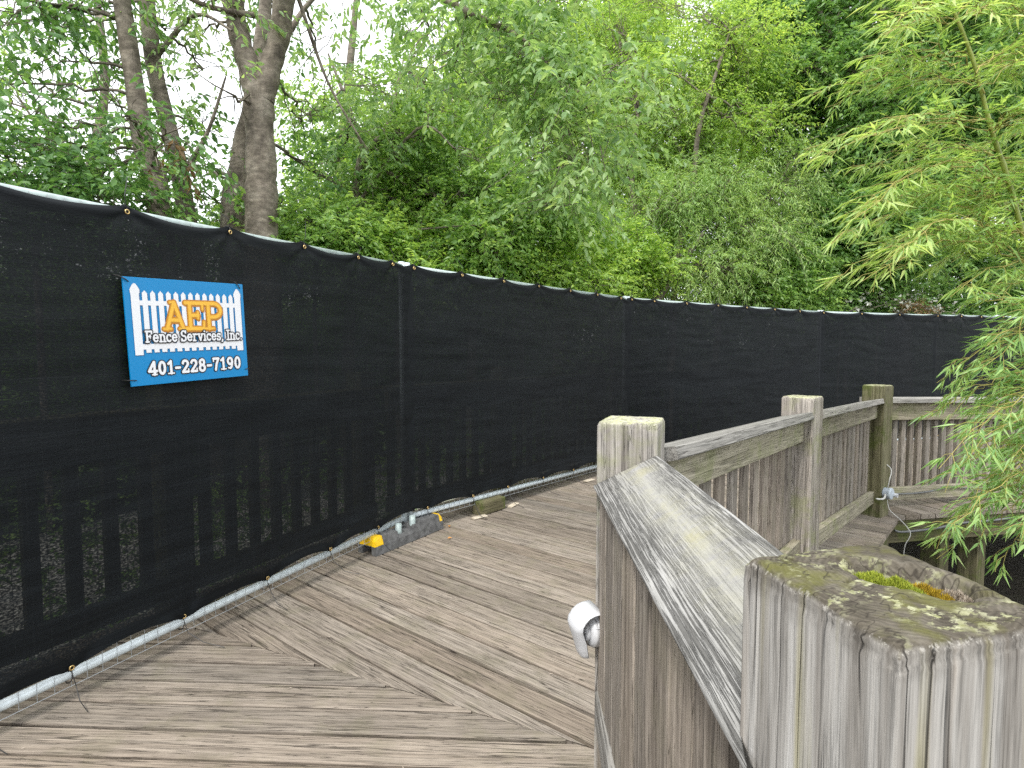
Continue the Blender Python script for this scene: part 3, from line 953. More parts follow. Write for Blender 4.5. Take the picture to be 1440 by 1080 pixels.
# ------------------------------------------------------------------ temporary fence panels and privacy cloth
def cloth_mat():
    t = NT("privacy_cloth")
    tc = t.n("TexCoord").outputs['Object']
    sx = t.n("SeparateXYZ", {0: tc})
    wv1 = t.noise(t.scale(tc, (95, 1, 190)), 1, 2, 0.6)
    wv2 = t.noise(t.scale(tc, (14, 1, 26)), 1, 4, 0.6)
    st = t.noise(t.scale(tc, (2.0, 1, 70)), 1, 3, 0.6)
    al = t.math('ADD', t.math('MULTIPLY', t.ramp(wv1, [(0.46, 0.0), (0.66, 1.0)]), 0.092), t.math('MULTIPLY', wv2, 0.008))
    hem = t.n("Attribute", attribute_name="hem").outputs['Fac']
    al = t.math('MULTIPLY', al, t.math('SUBTRACT', 1.0, hem), clamp=True)
    c = t.mix(t.ramp(st, [(0.45, 0.0), (0.75, 1.0)]), (0.0030, 0.0048, 0.0066), (0.0060, 0.0088, 0.0112))
    bp = t.n("Bump", {'Strength': 0.35, 'Distance': 0.004, 'Height': t.math('ADD', t.math('MULTIPLY', st, 0.6), wv1)})
    b = t.n("BsdfPrincipled", {'Base Color': c, 'Roughness': 0.62, 'Normal': bp.outputs[0]})
    b.inputs['Specular IOR Level'].default_value = 0.2
    tr = t.n("BsdfTransparent")
    return t.finish(t.n("MixShader", {0: al, 1: b.outputs[0], 2: tr.outputs[0]}))


CLOTH = cloth_mat()
mb = MB()
ringp = [(0.0075 * math.cos(a), 0, 0.0075 * math.sin(a)) for a in [2 * math.pi * k / 14 for k in range(14)]]
mb.tube(ringp, 0.0027, 6, closed=True)
GROM = mb.mesh("grommet", True); GROM.materials.append(BRASS)


def fence_panel(i, lab, clab, gt, gb, seed, seam=None):
    a, b = Vector(J[i]), Vector(J[i + 1])
    d = (b - a).normalized(); L = (b - a).length; nf = Vector((d.y, -d.x))      # nf: towards the walk
    root = empty("temporary_fence", (a.x, a.y, 0), lab, "temporary fence", "temporary fence panels round the bend")
    zt0, zt1, zb0, zb1 = JTOP[i], JTOP[i + 1], JBOT[i], JBOT[i + 1]
    e = 0.025
    P = lambda s, z, o=0.0: (a.x + d.x * s + nf.x * o, a.y + d.y * s + nf.y * o, z)
    zt = lambda s: zt0 + (zt1 - zt0) * s / L
    zb = lambda s: zb0 + (zb1 - zb0) * s / L
    MB().tube([P(e, zt(e)), P(L / 2, zt(L / 2) - 0.006), P(L - e, zt(L - e))], 0.020, 12).build("top_rail", GALVT, root, smooth=True)
    MB().tube([P(e, zb(e)), P(L - e, zb(L - e))], 0.0178, 12).build("bottom_rail", GALV, root, smooth=True)
    for s in (e, L - e):
        MB().tube([P(s, -0.02 if s == e else -0.02), P(s, zt(s) + 0.03)], 0.021, 10).build("upright", GALV, root, smooth=True)
    mb = MB()
    s = 0.06
    while s < L - 0.04:
        mb.tube([P(s, zb(s) - 0.034, 0.0225), P(s, zt(s) + 0.004, 0.0225)], 0.0012, 3, cap=False); s += 0.051
    for z in (-0.034, 0.06, 0.26, 0.46, 0.66, 0.86, 1.06, 1.26, 1.46, 1.62):
        mb.tube([P(0.04, zb(0) + z, 0.0245), P(L - 0.04, zb(L) + z, 0.0245)], 0.0014, 3, cap=False)
    tag(mb.build("wire_mesh", WIRE, root), kind='stuff')
    # cloth
    nu, nv = int(L / 0.014), 110
    S = np.linspace(-0.035, L + 0.035, nu + 1)
    def scallop(gs, s):
        gs = np.array(sorted(gs)); gs = np.concatenate([[gs[0] - 0.4], gs, [gs[-1] + 0.4]])
        k = np.clip(np.searchsorted(gs, s) - 1, 0, len(gs) - 2)
        t = (s - gs[k]) / (gs[k + 1] - gs[k]); w = gs[k + 1] - gs[k]
        amp = 0.75 + 0.5 * np.array([_h(int(q), seed, 1, 5) for q in k])
        return (4 * t * (1 - t)) ** 0.75 * amp * np.clip(w / 0.38, 0.5, 1.2), np.minimum(np.abs(s - gs[k]), np.abs(s - gs[k + 1]))
    tsc, tds = scallop(gt, S); bsc, bds = scallop(gb, S)
    ztop = zt(S) + 0.026 - 0.031 * tsc
    zbot = zb(S) + 0.019 + 0.038 * bsc
    vv = np.linspace(0, 1, nv + 1)
    vv = 0.5 * vv + 0.5 * (0.5 - 0.5 * np.cos(np.pi * vv))
    SS, VV = np.meshgrid(S, vv, indexing='ij')
    ZZ = zbot[:, None] + (ztop - zbot)[:, None] * VV
    off = 0.034 + 0.016 * fbm(SS * 1.6, ZZ * 2.2, seed=seed) + 0.0038 * fbm(SS * 2.2 + ZZ * 2, ZZ * 22 + 1.2 * vnoise(SS * 2, ZZ * 3, seed=seed + 2), seed=seed + 4)
    # puckers fanning out from each grommet
    for gs, zf, sg in ((gt, zt, -1), (gb, zb, 1)):
        for gg in gs:
            dx = SS - gg; dz = np.abs(ZZ - (zf(gg)))
            r = np.hypot(dx, dz)
            an = np.arctan2(dz, dx)
            off = off + 0.007 * np.exp(-r / 0.085) * np.cos(an * 7 + gg * 9) - 0.012 * np.exp(-(r / 0.05) ** 2)
    bulge = np.exp(-((VV) / 0.05) ** 2) * bsc[:, None] * 0.010 + np.exp(-((1 - VV) / 0.04) ** 2) * tsc[:, None] * 0.006
    off = np.maximum(off + bulge, 0.0275)
    # the top edge turns back over the rail at every grommet
    over = np.clip((VV - 0.992) / 0.008, 0, 1)
    off = off - over * 0.010
    if seam is not None:
        off = off + 0.006 * np.exp(-((SS - seam) / 0.012) ** 2)
    off = np.maximum(off, 0.0265)
    # local frame: x along the panel, y out to the back, z up
    Vt = np.stack([SS, -off, ZZ], -1).reshape(-1, 3)
    ti = np.arange(SS.size).reshape(SS.shape)
    F = np.stack([ti[:-1, :-1], ti[1:, :-1], ti[1:, 1:], ti[:-1, 1:]], -1).reshape(-1, 4)
    me = npmesh("privacy_screen", Vt, F, True)
    hem = np.clip(1 - np.minimum(ztop[:, None] - ZZ, ZZ - zbot[:, None]) / 0.045, 0, 1)
    hem = np.where(hem > 0.05, 0.95, 0.0)
    hem = np.maximum(hem, np.where(np.minimum(SS, L - SS) < 0.04, 0.8, 0))
    if seam is not None: hem = np.maximum(hem, np.where(np.abs(SS - seam) < 0.03, 0.8, 0))
    at = me.attributes.new("hem", 'FLOAT', 'POINT'); at.data.foreach_set("value", hem.ravel().astype(np.float32))
    M = frame(Vector((a.x, a.y, 0)), Vector((d.x, d.y, 0)))
    scr = mobj("privacy_screen", me, CLOTH, None, M)
    tag(scr, clab, "privacy screen", "black cloth screens tied along the fence")
    for gs, zf, dz in ((gt, zt, -0.004), (gb, zb, 0.036)):
        for gg in gs:
            o = bpy.data.objects.new("grommet", GROM)
            link(o, scr, M @ Matrix.Translation((gg, -0.036, zf(gg) + dz)) @ Matrix.Rotation(R(random.uniform(-15, 15)), 4, 'Z'))
            # cable tie: loop round the rail, tail hanging from the lower ones
            mb = MB()
            c = zf(gg)
            lp = [(gg + 0.004 * math.sin(q), 0.030 * math.cos(q) - 0.006, c + (0.029 if dz > 0 else 0.026) * math.sin(q) + (0.004 if dz > 0 else 0.0)) for q in [2 * math.pi * k / 12 for k in range(12)]]
            mb.tube(lp, 0.0019, 4, closed=True)
            if dz > 0:
                q = random.uniform(-0.25, 0.5); tl = random.uniform(0.10, 0.15)
                y0 = -0.038
                mb.tube([(gg, y0, c + 0.012), (gg + 0.004, y0 - 0.012, c - 0.03), (gg + q * tl * 0.5, y0 - 0.03 - 0.3 * tl, max(c - 0.55 * tl - 0.02, 0.02)), (gg + q * tl, y0 - 0.04 - 0.85 * tl, max(c - 0.75 * tl - 0.03, 0.006))], 0.0019, 4)
            else:
                mb.tube([(gg, -0.03, c + 0.02), (gg + random.uniform(-0.02, 0.02), -0.04, c + 0.05), (gg + random.uniform(-0.05, 0.05), -0.02, c + random.uniform(0.08, 0.13))], 0.0017, 4)
            mb.build("cable_tie", BLACKP, scr, M)
    return root, scr, M


def spots(i, pxs):
    """distances along panel i of image columns pxs (from the survey of the photograph)"""
    a, b = Vector(J[i]), Vector(J[i + 1]); d = (b - a).normalized()
    out = []
    for px in pxs:
        u = (px - 720) / 800.0
        out.append((u * a.y - a.x) / (d.x - u * d.y))
    return out


L0 = (Vector(J[1]) - Vector(J[0])).length
ev = lambda L, n, o=0.06: [o + (L - 2 * o) * k / (n - 1) for k in range(n)]
FP = []
FP.append(fence_panel(0, "temporary fence panel beside the camera, before the one with the sign", "black cloth beside the camera, before the one with the sign", ev(L0, 8), ev(L0, 8, 0.1), 3))
FP.append(fence_panel(1, "nearest temporary fence panel in view, the one that carries the blue sign", "black cloth with the blue sign tied to it, nearest in view",
      [0.1, 0.48] + spots(1, [-40, 180, 322, 425, 500, 548]), [0.15, 0.5] + spots(1, [-70, 72, 238, 361, 453, 522]), 13))
FP.append(fence_panel(2, "second temporary fence panel, rising from the yellow-ended foot", "black cloth from the yellow-ended foot to the first crease beyond, dark pickets behind it",
      spots(2, [579, 646, 704, 753, 797, 835, 868]), spots(2, [595, 660, 710, 760, 803, 842, 872]), 29))
L3 = (Vector(J[4]) - Vector(J[3])).length
FP.append(fence_panel(3, "third temporary fence panel, behind the two lichen-topped posts", "black cloth behind the two lichen-topped posts",
      [0.05] + spots(3, [916, 961, 1005, 1045, 1084, 1119]), ev(L3, 8), 41))
L4 = (Vector(J[5]) - Vector(J[4])).length
FP.append(fence_panel(4, "fourth temporary fence panel, behind the far railing", "black cloth behind the far railing with a line of light spots down its seam",
      spots(4, [1153, 1206, 1259, 1312, 1345, 1373]), ev(L4, 7), 57, seam=1.87))
L5 = (Vector(J[6]) - Vector(J[5])).length
FP.append(fence_panel(5, "last temporary fence panel, mostly hidden by bamboo", "black cloth at the far end, mostly hidden by bamboo", ev(L5, 8), ev(L5, 8), 71))

# ------------------------------------------------------------------ company sign (flat print built as thin layers)
a1, b1 = Vector(J[1]), Vector(J[2]); d1_ = (b1 - a1).normalized(); nf1 = Vector((d1_.y, -d1_.x))
s0, s1_ = spots(1, [169.5, 335])
SW = s1_ - s0
def zat(px, py, s):
    Y = a1.y + d1_.y * s
    return CAM_Z + (490 - py) / 800.0 * Y
zTL, zBL, zTR, zBR = zat(167, 391, s0), zat(173, 544, s0), zat(333, 403, s1_), zat(337, 527, s1_)
SH = ((zTL - zBL) + (zTR - zBR)) / 2
P0 = a1 + d1_ * s0 + nf1 * 0.062
Pz0, Pz1 = zBL, zBR
ang_s = math.atan2(((zTR + zBR) - (zTL + zBL)) / 2, SW)
Zb = ((zBL + zTL) / 2 - SH / 2)
MS = frame(Vector((P0.x, P0.y, Zb)), Vector((d1_.x, d1_.y, math.tan(ang_s))), (0, 0, 1))
# local: x right, y into the fence, z up; the printed face is -y
BLUE = plain("sign_blue", (0.0, 0.225, 0.53), 0.35, 0, 0.45, 0.03, 6)
SWHITE = plain("sign_white", (0.80, 0.81, 0.84), 0.4)
SGOLD = plain("sign_gold", (0.86, 0.48, 0.045), 0.4, var=0.05, scale=30)
SGOLDD = plain("sign_gold_dark", (0.50, 0.19, 0.012), 0.45)
SBLACK = plain("sign_black", (0.02, 0.018, 0.022), 0.4)
SGREYB = plain("sign_shade_blue", (0.02, 0.12, 0.30), 0.4)
sign = MB().box(0, SW, -0.003, 0.003, 0, SH, 0.0008).build("company_sign", BLUE, None, MS)
tag(sign, "blue company sign with a white picket fence picture, tied to the black cloth", "sign")
KX, KZ = SW, SH


def cells(mask, x0, z0, cs, yy, name, mat):
    """mask (nz,nx) to a flat mesh of merged runs"""
    V, Fc = [], []
    for r in range(mask.shape[0]):
        row = np.concatenate([[0], mask[r].astype(np.int8), [0]])
        st = np.where(np.diff(row) == 1)[0]; en = np.where(np.diff(row) == -1)[0]
        for s, e in zip(st, en):
            k = len(V)
            za, zb_ = z0 + r * cs, z0 + (r + 1) * cs
            V += [(x0 + s * cs, yy, za), (x0 + e * cs, yy, za), (x0 + e * cs, yy, zb_), (x0 + s * cs, yy, zb_)]
            Fc.append((k, k + 1, k + 2, k + 3))
    return mobj(name, pymesh(name, V, Fc), mat, sign, MS)


CS = 0.0009
NX, NZ = int(SW / CS), int(SH / CS)
CXg, CZg = np.meshgrid((np.arange(NX) + 0.5) * CS, (np.arange(NZ) + 0.5) * CS)


def seg_d(x0, z0, x1, z1):
    dx, dz = x1 - x0, z1 - z0
    t = np.clip(((CXg - x0) * dx + (CZg - z0) * dz) / max(dx * dx + dz * dz, 1e-12), 0, 1)
    return np.hypot(CXg - x0 - t * dx, CZg - z0 - t * dz)


def arc(cx, cz, rx, rz, a0, a1, n=14):
    return [(cx + rx * math.cos(R(a0 + (a1 - a0) * k / n)), cz + rz * math.sin(R(a0 + (a1 - a0) * k / n))) for k in range(n + 1)]


# slab-serif stroke letters in a 1-high box: (width, [polyline...], [serif bars])
GL = {
 'A': (0.95, [[(0.12, 0), (0.47, 1)], [(0.47, 1), (0.83, 0)], [(0.25, 0.33), (0.70, 0.33)]], [[(-0.02, 0), (0.28, 0)], [(0.66, 0), (0.98, 0)], [(0.30, 1), (0.50, 1)]]),
 'E': (0.85, [[(0.18, 0), (0.18, 1)], [(0.0, 1), (0.78, 1)], [(0, 0), (0.80, 0)], [(0.18, 0.52), (0.55, 0.52)]], [[(0.78, 1), (0.78, 0.76)], [(0.80, 0), (0.82, 0.26)], [(0.55, 0.64), (0.55, 0.40)]]),
 'P': (0.85, [[(0.18, 0), (0.18, 1)], [(0, 1), (0.45, 1)] + arc(0.45, 0.73, 0.33, 0.27, 90, -90) + [(0.18, 0.46)]], [[(-0.0, 0), (0.40, 0)]]),
 'F': (0.62, [[(0.12, 0), (0.12, 1)], [(0, 1), (0.56, 1)], [(0.12, 0.52), (0.42, 0.52)]], [[(0.56, 1), (0.56, 0.78)], [(0.42, 0.64), (0.42, 0.40)], [(0, 0), (0.28, 0)]]),
 'e': (0.56, [[(0.06, 0.36), (0.48, 0.36)] + arc(0.27, 0.34, 0.21, 0.32, 5, 320)], []),
 'n': (0.62, [[(0.13, 0), (0.13, 0.66)], arc(0.31, 0.44, 0.17, 0.22, 170, 0) + [(0.48, 0)]], [[(0.02, 0.66), (0.13, 0.66)], [(0.02, 0), (0.24, 0)], [(0.38, 0), (0.60, 0)]]),
 'c': (0.52, [arc(0.27, 0.33, 0.21, 0.33, 40, 320)], [[(0.43, 0.64), (0.43, 0.48)]]),
 'S': (0.60, [arc(0.28, 0.74, 0.21, 0.25, 25, 250) + arc(0.28, 0.26, 0.22, 0.25, 70, -155)], [[(0.49, 1.0), (0.49, 0.78)], [(0.06, 0.22), (0.06, 0.0)]]),
 'r': (0.48, [[(0.13, 0), (0.13, 0.66)], arc(0.32, 0.42, 0.19, 0.24, 170, 60)], [[(0.02, 0.66), (0.13, 0.66)], [(0.01, 0), (0.29, 0)]]),
 'v': (0.56, [[(0.09, 0.66), (0.28, 0.0)], [(0.28, 0), (0.47, 0.66)]], [[(0.0, 0.66), (0.19, 0.66)], [(0.38, 0.66), (0.56, 0.66)]]),
 'i': (0.30, [[(0.15, 0), (0.15, 0.66)], [(0.14, 0.93), (0.15, 0.93)]], [[(0.04, 0.66), (0.15, 0.66)], [(0.03, 0), (0.27, 0)]]),
 's': (0.48, [arc(0.23, 0.49, 0.16, 0.165, 25, 250, 10) + arc(0.23, 0.17, 0.17, 0.165, 70, -155, 10)], [[(0.38, 0.66), (0.38, 0.52)], [(0.05, 0.14), (0.05, 0)]]),
 ',': (0.26, [[(0.13, 0.03), (0.06, -0.17)]], []),
 '.': (0.26, [[(0.12, 0.02), (0.13, 0.02)]], []),
 'I': (0.36, [[(0.18, 0), (0.18, 1)]], [[(0.02, 1), (0.34, 1)], [(0.02, 0), (0.34, 0)]]),
 ' ': (0.26, [], []),
 '4': (0.66, [[(0.44, 0), (0.44, 1)], [(0.42, 1), (0.04, 0.30)], [(0.04, 0.27), (0.62, 0.27)]], [[(0.28, 0), (0.60, 0)]]),
 '0': (0.64, [arc(0.30, 0.5, 0.21, 0.47, 0, 360, 28)], []),
 '1': (0.54, [[(0.28, 0), (0.28, 1)], [(0.28, 0.97), (0.08, 0.80)]], [[(0.06, 0), (0.50, 0)]]),
 '-': (0.46, [[(0.06, 0.42), (0.36, 0.42)]], []),
 '2': (0.64, [arc(0.29, 0.71, 0.21, 0.26, 165, -25) + [(0.07, 0.04)], [(0.07, 0.03), (0.52, 0.03)]], [[(0.53, 0.03), (0.54, 0.24)], [(0.09, 0.78), (0.11, 0.70)]]),
 '8': (0.64, [arc(0.29, 0.74, 0.18, 0.23, 0, 360, 24), arc(0.29, 0.25, 0.215, 0.25, 0, 360, 24)], []),
 '7': (0.62, [[(0.06, 0.97), (0.53, 0.97)], [(0.53, 0.97), (0.33, 0.5), (0.24, 0.0)]], [[(0.06, 0.97), (0.06, 0.74)]]),
 '9': (0.64, [arc(0.29, 0.68, 0.20, 0.28, 0, 360, 24), arc(0.24, 0.62, 0.26, 0.60, 5, -75, 12)], [[(0.12, 0.10), (0.20, 0.04)]]),
}


def text_sdf(txt, x0, z0, w, h, sl=0.0, fat=0.085, thin=0.6, track=0.05):
    tot = sum(GL[c][0] for c in txt) + track * (len(txt) - 1)
    kx = w / tot
    D = np.full(CXg.shape, 1e3)
    x = 0.0
    for ch in txt:
        gw, st, sf = GL[ch]
        for lst, wt in ((st, fat), (sf, fat * thin)):
            for pl in lst:
                for (px, pz), (qx, qz) in zip(pl[:-1], pl[1:]):
                    X0, X1 = x0 + (x + px) * kx, x0 + (x + qx) * kx
                    D = np.minimum(D, seg_d(X0, z0 + pz * h + sl * (X0 - x0), X1, z0 + qz * h + sl * (X1 - x0)) - wt * h)
        x += gw + track
    return D


# white picket fence picture
wm = np.zeros(CXg.shape, bool); shade = np.zeros(CXg.shape, bool)
fx = lambda u: u * KX
fz = lambda v: v * KZ
def rect(m, u0, u1, v0, v1): m |= (CXg > fx(u0)) & (CXg < fx(u1)) & (CZg > fz(v0)) & (CZg < fz(v1))
def pick(m, u, hw, v0, v1):
    tip = (v1 - fz(0)) if False else v1
    m |= (np.abs(CXg - fx(u)) < fx(hw)) & (CZg > fz(v0)) & (CZg < fz(v1) - np.maximum(np.abs(CXg - fx(u)) - fx(0.0), 0) * 1.15)
for u in (0.075, 0.935):
    rect(wm, u - 0.03, u + 0.03, 0.285, 0.86)
    wm |= (np.abs(CXg - fx(u)) < fx(0.034)) & (CZg > fz(0.855)) & (CZg < fz(0.885))
    wm |= (np.abs(CXg - fx(u)) < fx(0.036) * np.clip((fz(0.945) - CZg) / fz(0.06), 0, 1) ** 0.6) & (CZg >= fz(0.88)) & (CZg < fz(0.945))
for k in range(13):
    pick(wm, 0.145 + k * (0.87 - 0.145) / 12, 0.0195, 0.305, 0.885)
rect(wm, 0.10, 0.91, 0.745, 0.79); rect(wm, 0.10, 0.91, 0.335, 0.385)
cells(np.roll(np.roll(wm, -3, 0), 4, 1) & ~wm, 0, 0, CS, -0.0042, "fence_picture_shadow", SGREYB)
cells(wm, 0, 0, CS, -0.0050, "fence_picture", SWHITE)
D = text_sdf("AEP", fx(0.275), fz(0.525), fx(0.50), fz(0.255), 0.0, fat=0.062, thin=0.62, track=0.03)
Ds = np.roll(np.roll(D, -4, 0), 3, 1)
cells((D < 0.0065) | (Ds < 0.005), 0, 0, CS, -0.0058, "lettering_outline", SGOLDD)
cells(D < 0.0032, 0, 0, CS, -0.0066, "lettering_edge", plain("sign_gold_mid", (0.66, 0.31, 0.02), 0.4))
cells(D < 0.0, 0, 0, CS, -0.0074, "lettering", SGOLD)
D = text_sdf("Fence Services, Inc.", fx(0.125), fz(0.405), fx(0.83), fz(0.098), 0.0, fat=0.068, thin=0.85, track=0.055)
cells(D < 0.0052, 0, 0, CS, -0.0082, "lettering_outline", SBLACK)
cells(D < 0.0006, 0, 0, CS, -0.0090, "lettering", SWHITE)
D = text_sdf("401-228-7190", fx(0.13), fz(0.095), fx(0.80), fz(0.118), 0.0, fat=0.105, thin=0.6, track=0.08)
cells(D < 0.0042, 0, 0, CS, -0.0050, "lettering_outline", SBLACK)
cells(D < 0.0, 0, 0, CS, -0.0058, "lettering", SWHITE)
for (x, z, dx, dz) in ((0.018, SH - 0.018, -0.03, 0.02), (SW - 0.018, SH - 0.02, -0.02, 0.03), (0.018, 0.022, -0.03, 0.003), (SW - 0.016, 0.03, 0.03, 0.006)):
    MB().tube([(x, -0.008, z), (x + dx * 0.5, -0.010, z + dz * 0.5), (x + dx, 0.0, z + dz), (x + dx * 1.2, 0.02, z + dz * 1.2)], 0.0022, 5).build("cable_tie", BLACKP, sign, MS)

# ------------------------------------------------------------------ fence foot
fA = Vector((-0.809, 3.318)); fB = Vector((-0.477, 3.852)); fdv = (fB - fA).normalized(); fnn = Vector((-fdv.y, fdv.x))
fL = (fB - fA).length + 0.01
MF = frame(Vector((fA.x, fA.y, 0.001)), Vector((fdv.x, fdv.y, 0)))         # x along, y away from the walk
W_, H_ = 0.152, 0.100
mb = MB()
nsec = [(0.0, 1), (0.10, 1), (0.1001, 0), (0.16, 0), (0.34, 0), (0.46, 0), (fL - 0.1001, 0), (fL - 0.10, 1), (fL, 1)]
def sec(x, arch, topz, inset):
    """closed outline of a cross-section, arch cut out below"""
    h = 0.055 if arch else 0.012
    return [(x, 0, 0), (x, 0.006, 0.05), (x, inset, topz), (x, W_ - inset, topz), (x, W_ - 0.006, 0.05), (x, W_, 0), (x, W_ - 0.035, 0), (x, W_ - 0.04, h), (x, 0.04, h), (x, 0.035, 0)]
V, Fc = [], []
for x, arch in nsec:
    V += sec(x, arch, 0.062 if (x < 0.075 or x > fL - 0.075) and False else H_, 0.018)
for i in range(len(nsec) - 1):
    for k in range(10):
        Fc.append((i * 10 + k, (i + 1) * 10 + k, (i + 1) * 10 + (k + 1) % 10, i * 10 + (k + 1) % 10))
body = MB()
# body without the two end tops (those carry the yellow caps)
e0 = 0.075
secs = [(0.0, 1, 0.052), (e0 - 0.001, 1, 0.052), (e0, 1, H_), (0.13, 1, H_), (0.15, 0, H_), (0.20, 0, H_), (0.21, 0, H_ - 0.028), (0.34, 0, H_ - 0.028), (0.35, 0, H_), (fL - 0.15, 0, H_), (fL - 0.13, 1, H_), (fL - 0.034, 1, H_), (fL - 0.033, 1, 0.052), (fL, 1, 0.052)]
V, Fc = [], []
for x, arch, tz in secs: V += sec(x, arch, tz, 0.018)
for i in range(len(secs) - 1):
    for k in range(10):
        Fc.append((i * 10 + k, i * 10 + (k + 1) % 10, (i + 1) * 10 + (k + 1) % 10, (i + 1) * 10 + k))
def endcap(o, flip):
    q = [(o + 0, o + 1, o + 9), (o + 1, o + 2, o + 8, o + 9), (o + 2, o + 3, o + 7, o + 8), (o + 3, o + 4, o + 6, o + 7), (o + 4, o + 5, o + 6)]
    return [tuple(reversed(x)) for x in q] if flip else q
Fc += endcap(0, True) + endcap((len(secs) - 1) * 10, False)
foot = empty("fence_weight", (fA.x, fA.y, 0), "dark grey fence foot with yellow end caps on the deck boards", "fence weight")
fblock = body.add(V, Fc).build("block", FOOTG, foot, MF)
for xo, sg in ((0.002, 1), (fL - 0.002, -1)):
    v = []; ec = e0 if sg > 0 else 0.034
    for (x, z, ins) in ((0.0, 0.053, 0.010), (0.006, 0.082, 0.016), (0.022, H_ + 0.004, 0.026), (ec - 0.004, H_ + 0.004, 0.026)):
        v += [(xo + sg * x, ins, z), (xo + sg * x, W_ - ins, z)]
    v += [(xo + sg * (ec - 0.003), 0.010, 0.053), (xo + sg * (ec - 0.003), W_ - 0.010, 0.053)]
    f = [(0, 1, 3, 2), (2, 3, 5, 4), (4, 5, 7, 6), (0, 2, 4, 6, 8), (1, 9, 7, 5, 3), (6, 7, 9, 8), (0, 8, 9, 1)]
    if sg < 0: f = [tuple(reversed(q)) for q in f]
    MB().add(v, f).build("end_cap", YELLOW, foot, MF)
for x in (0.235, 0.365):
    MB().lathe([(0.0, 0.0), (0.021, 0.0), (0.019, 0.125 if x > 0.3 else 0.105), (0.015, 0.125 if x > 0.3 else 0.105), (0.015, 0.06)], 14).build("pipe_socket", GALVT, fblock, MF @ Matrix.Translation((x, 0.04, H_ - 0.075)), True)

# timber block under the second panel
ang2 = math.atan2(J[3][1] - J[2][1], J[3][0] - J[2][0])
wb = MB().box(-0.13, 0.13, -0.05, 0.05, 0.0, 0.095, 0.006).build("timber_block", MOSSYW, None, rotz((-0.175, 4.27, 0.002), ang2))
tag(wb, "short mossy timber block lying under the fence rail", "timber block")
PALEW = wood_mat("pale_wood", (0.62, 0.56, 0.46), (0.5, 0.44, 0.35), (0.3, 0.26, 0.2), axis=0, crack=0.2, bump=0.3)
for (x, y, a, lab) in ((0.01, 4.42, 62, "pale wood offcut lying just past the timber block"), (-0.24, 4.10, 40, "pale wood offcut lying just before the timber block"), (0.72, 5.26, 45, "pale wood offcut by the fence near the lamp post")):
    tag(MB().box(-0.06, 0.06, -0.022, 0.022, 0, 0.012, 0.003).build("wood_offcut", PALEW, None, rotz((x, y, 0.001), R(a))), lab, "wood offcut", "offcuts along the fence base")

# ------------------------------------------------------------------ lamp on the first post
lamp = empty("post_lamp", (0.19, 1.33, 0.55), "white plastic lamp with a flared hood on the deck side of the post", "lamp")
th = PF['one'][1]
base = Vector((0.207, 1.345, 0.558))
ax = Vector((-0.96, -0.28, 0.0)).normalized()
ML = frame(base, ax)                                            # x out from the post, y across, z up
MLr = ML @ Matrix.Rotation(R(90), 4, 'Y')
holder = MB().lathe([(0.0, -0.004), (0.030, -0.004), (0.038, 0.0), (0.039, 0.006), (0.037, 0.008), (0.037, 0.011), (0.039, 0.013), (0.039, 0.019), (0.036, 0.022), (0.034, 0.026), (0.0, 0.027)], 28).build("lampholder", WHITEP, lamp, MLr, True)
for k in range(7):
    a_ = R(-60 + 20 * k)
    MB().box(-0.0012, 0.0012, 0.0355, 0.0405, 0.002, 0.018, 0).build("rib", WHITEP, holder, MLr @ Matrix.Rotation(a_ + R(90), 4, 'Z'))
MB().lathe([(0.0, 0.026), (0.024, 0.026), (0.022, 0.036), (0.0, 0.037)], 18).build("lamp_socket", WHITEP, lamp, MLr, True)
# hood: a hollow scoop, broad at the crown, running down to a narrow lip
prof_o = [(0.004, 0.060), (0.024, 0.058), (0.040, 0.053), (0.054, 0.045), (0.065, 0.032), (0.069, 0.021), (0.0685, 0.014), (0.064, -0.002), (0.058, -0.020), (0.0535, -0.036), (0.050, -0.051), (0.046, -0.058), (0.036, -0.060), (0.030, -0.060)]
prof_i = [(0.006, 0.055), (0.024, 0.053), (0.037, 0.048), (0.047, 0.038), (0.053, 0.028), (0.054, 0.020), (0.0525, 0.012), (0.047, -0.002), (0.041, -0.018), (0.038, -0.032), (0.035, -0.046), (0.033, -0.052), (0.031, -0.056), (0.0285, -0.058)]
V, Fc = [], []
ws = [-1, -0.97, -0.85, -0.6, -0.3, 0, 0.3, 0.6, 0.85, 0.97, 1]
np_ = len(prof_o)
for wv_ in ws:
    k_ = max(0.0, 1 - abs(wv_) ** 3.2) ** 0.5
    for i, ((xo, zo), (xi, zi)) in enumerate(zip(prof_o, prof_i)):
        hw = 0.040 - 0.020 * max(0, (i - 5)) / (np_ - 6)
        xs, zs_ = xi + (xo - xi) * k_, zi + (zo - zi) * k_
        V.append((xs, wv_ * hw, zs_))
    for i, ((xo, zo), (xi, zi)) in enumerate(zip(prof_o, prof_i)):
        hw = 0.040 - 0.020 * max(0, (i - 5)) / (np_ - 6)
        V.append((xi - 0.0015 - 0.010 * k_ * (0 < i < np_ - 1) + 0.009 * k_ * (0 < i < np_ - 1), wv_ * hw * 0.96, zi - 0.001))
st_ = 2 * np_
for j in range(len(ws) - 1):
    for i in range(np_ - 1):
        q = (j * st_ + i, j * st_ + i + 1, (j + 1) * st_ + i + 1, (j + 1) * st_ + i)
        Fc.append(q)
        Fc.append(tuple(reversed([x + np_ for x in q])))
    for i in (0, np_ - 1):
        Fc.append((j * st_ + i, (j + 1) * st_ + i, (j + 1) * st_ + i + np_, j * st_ + i + np_))
MB().add(V, Fc).build("hood", WHITEP, lamp, ML, True)

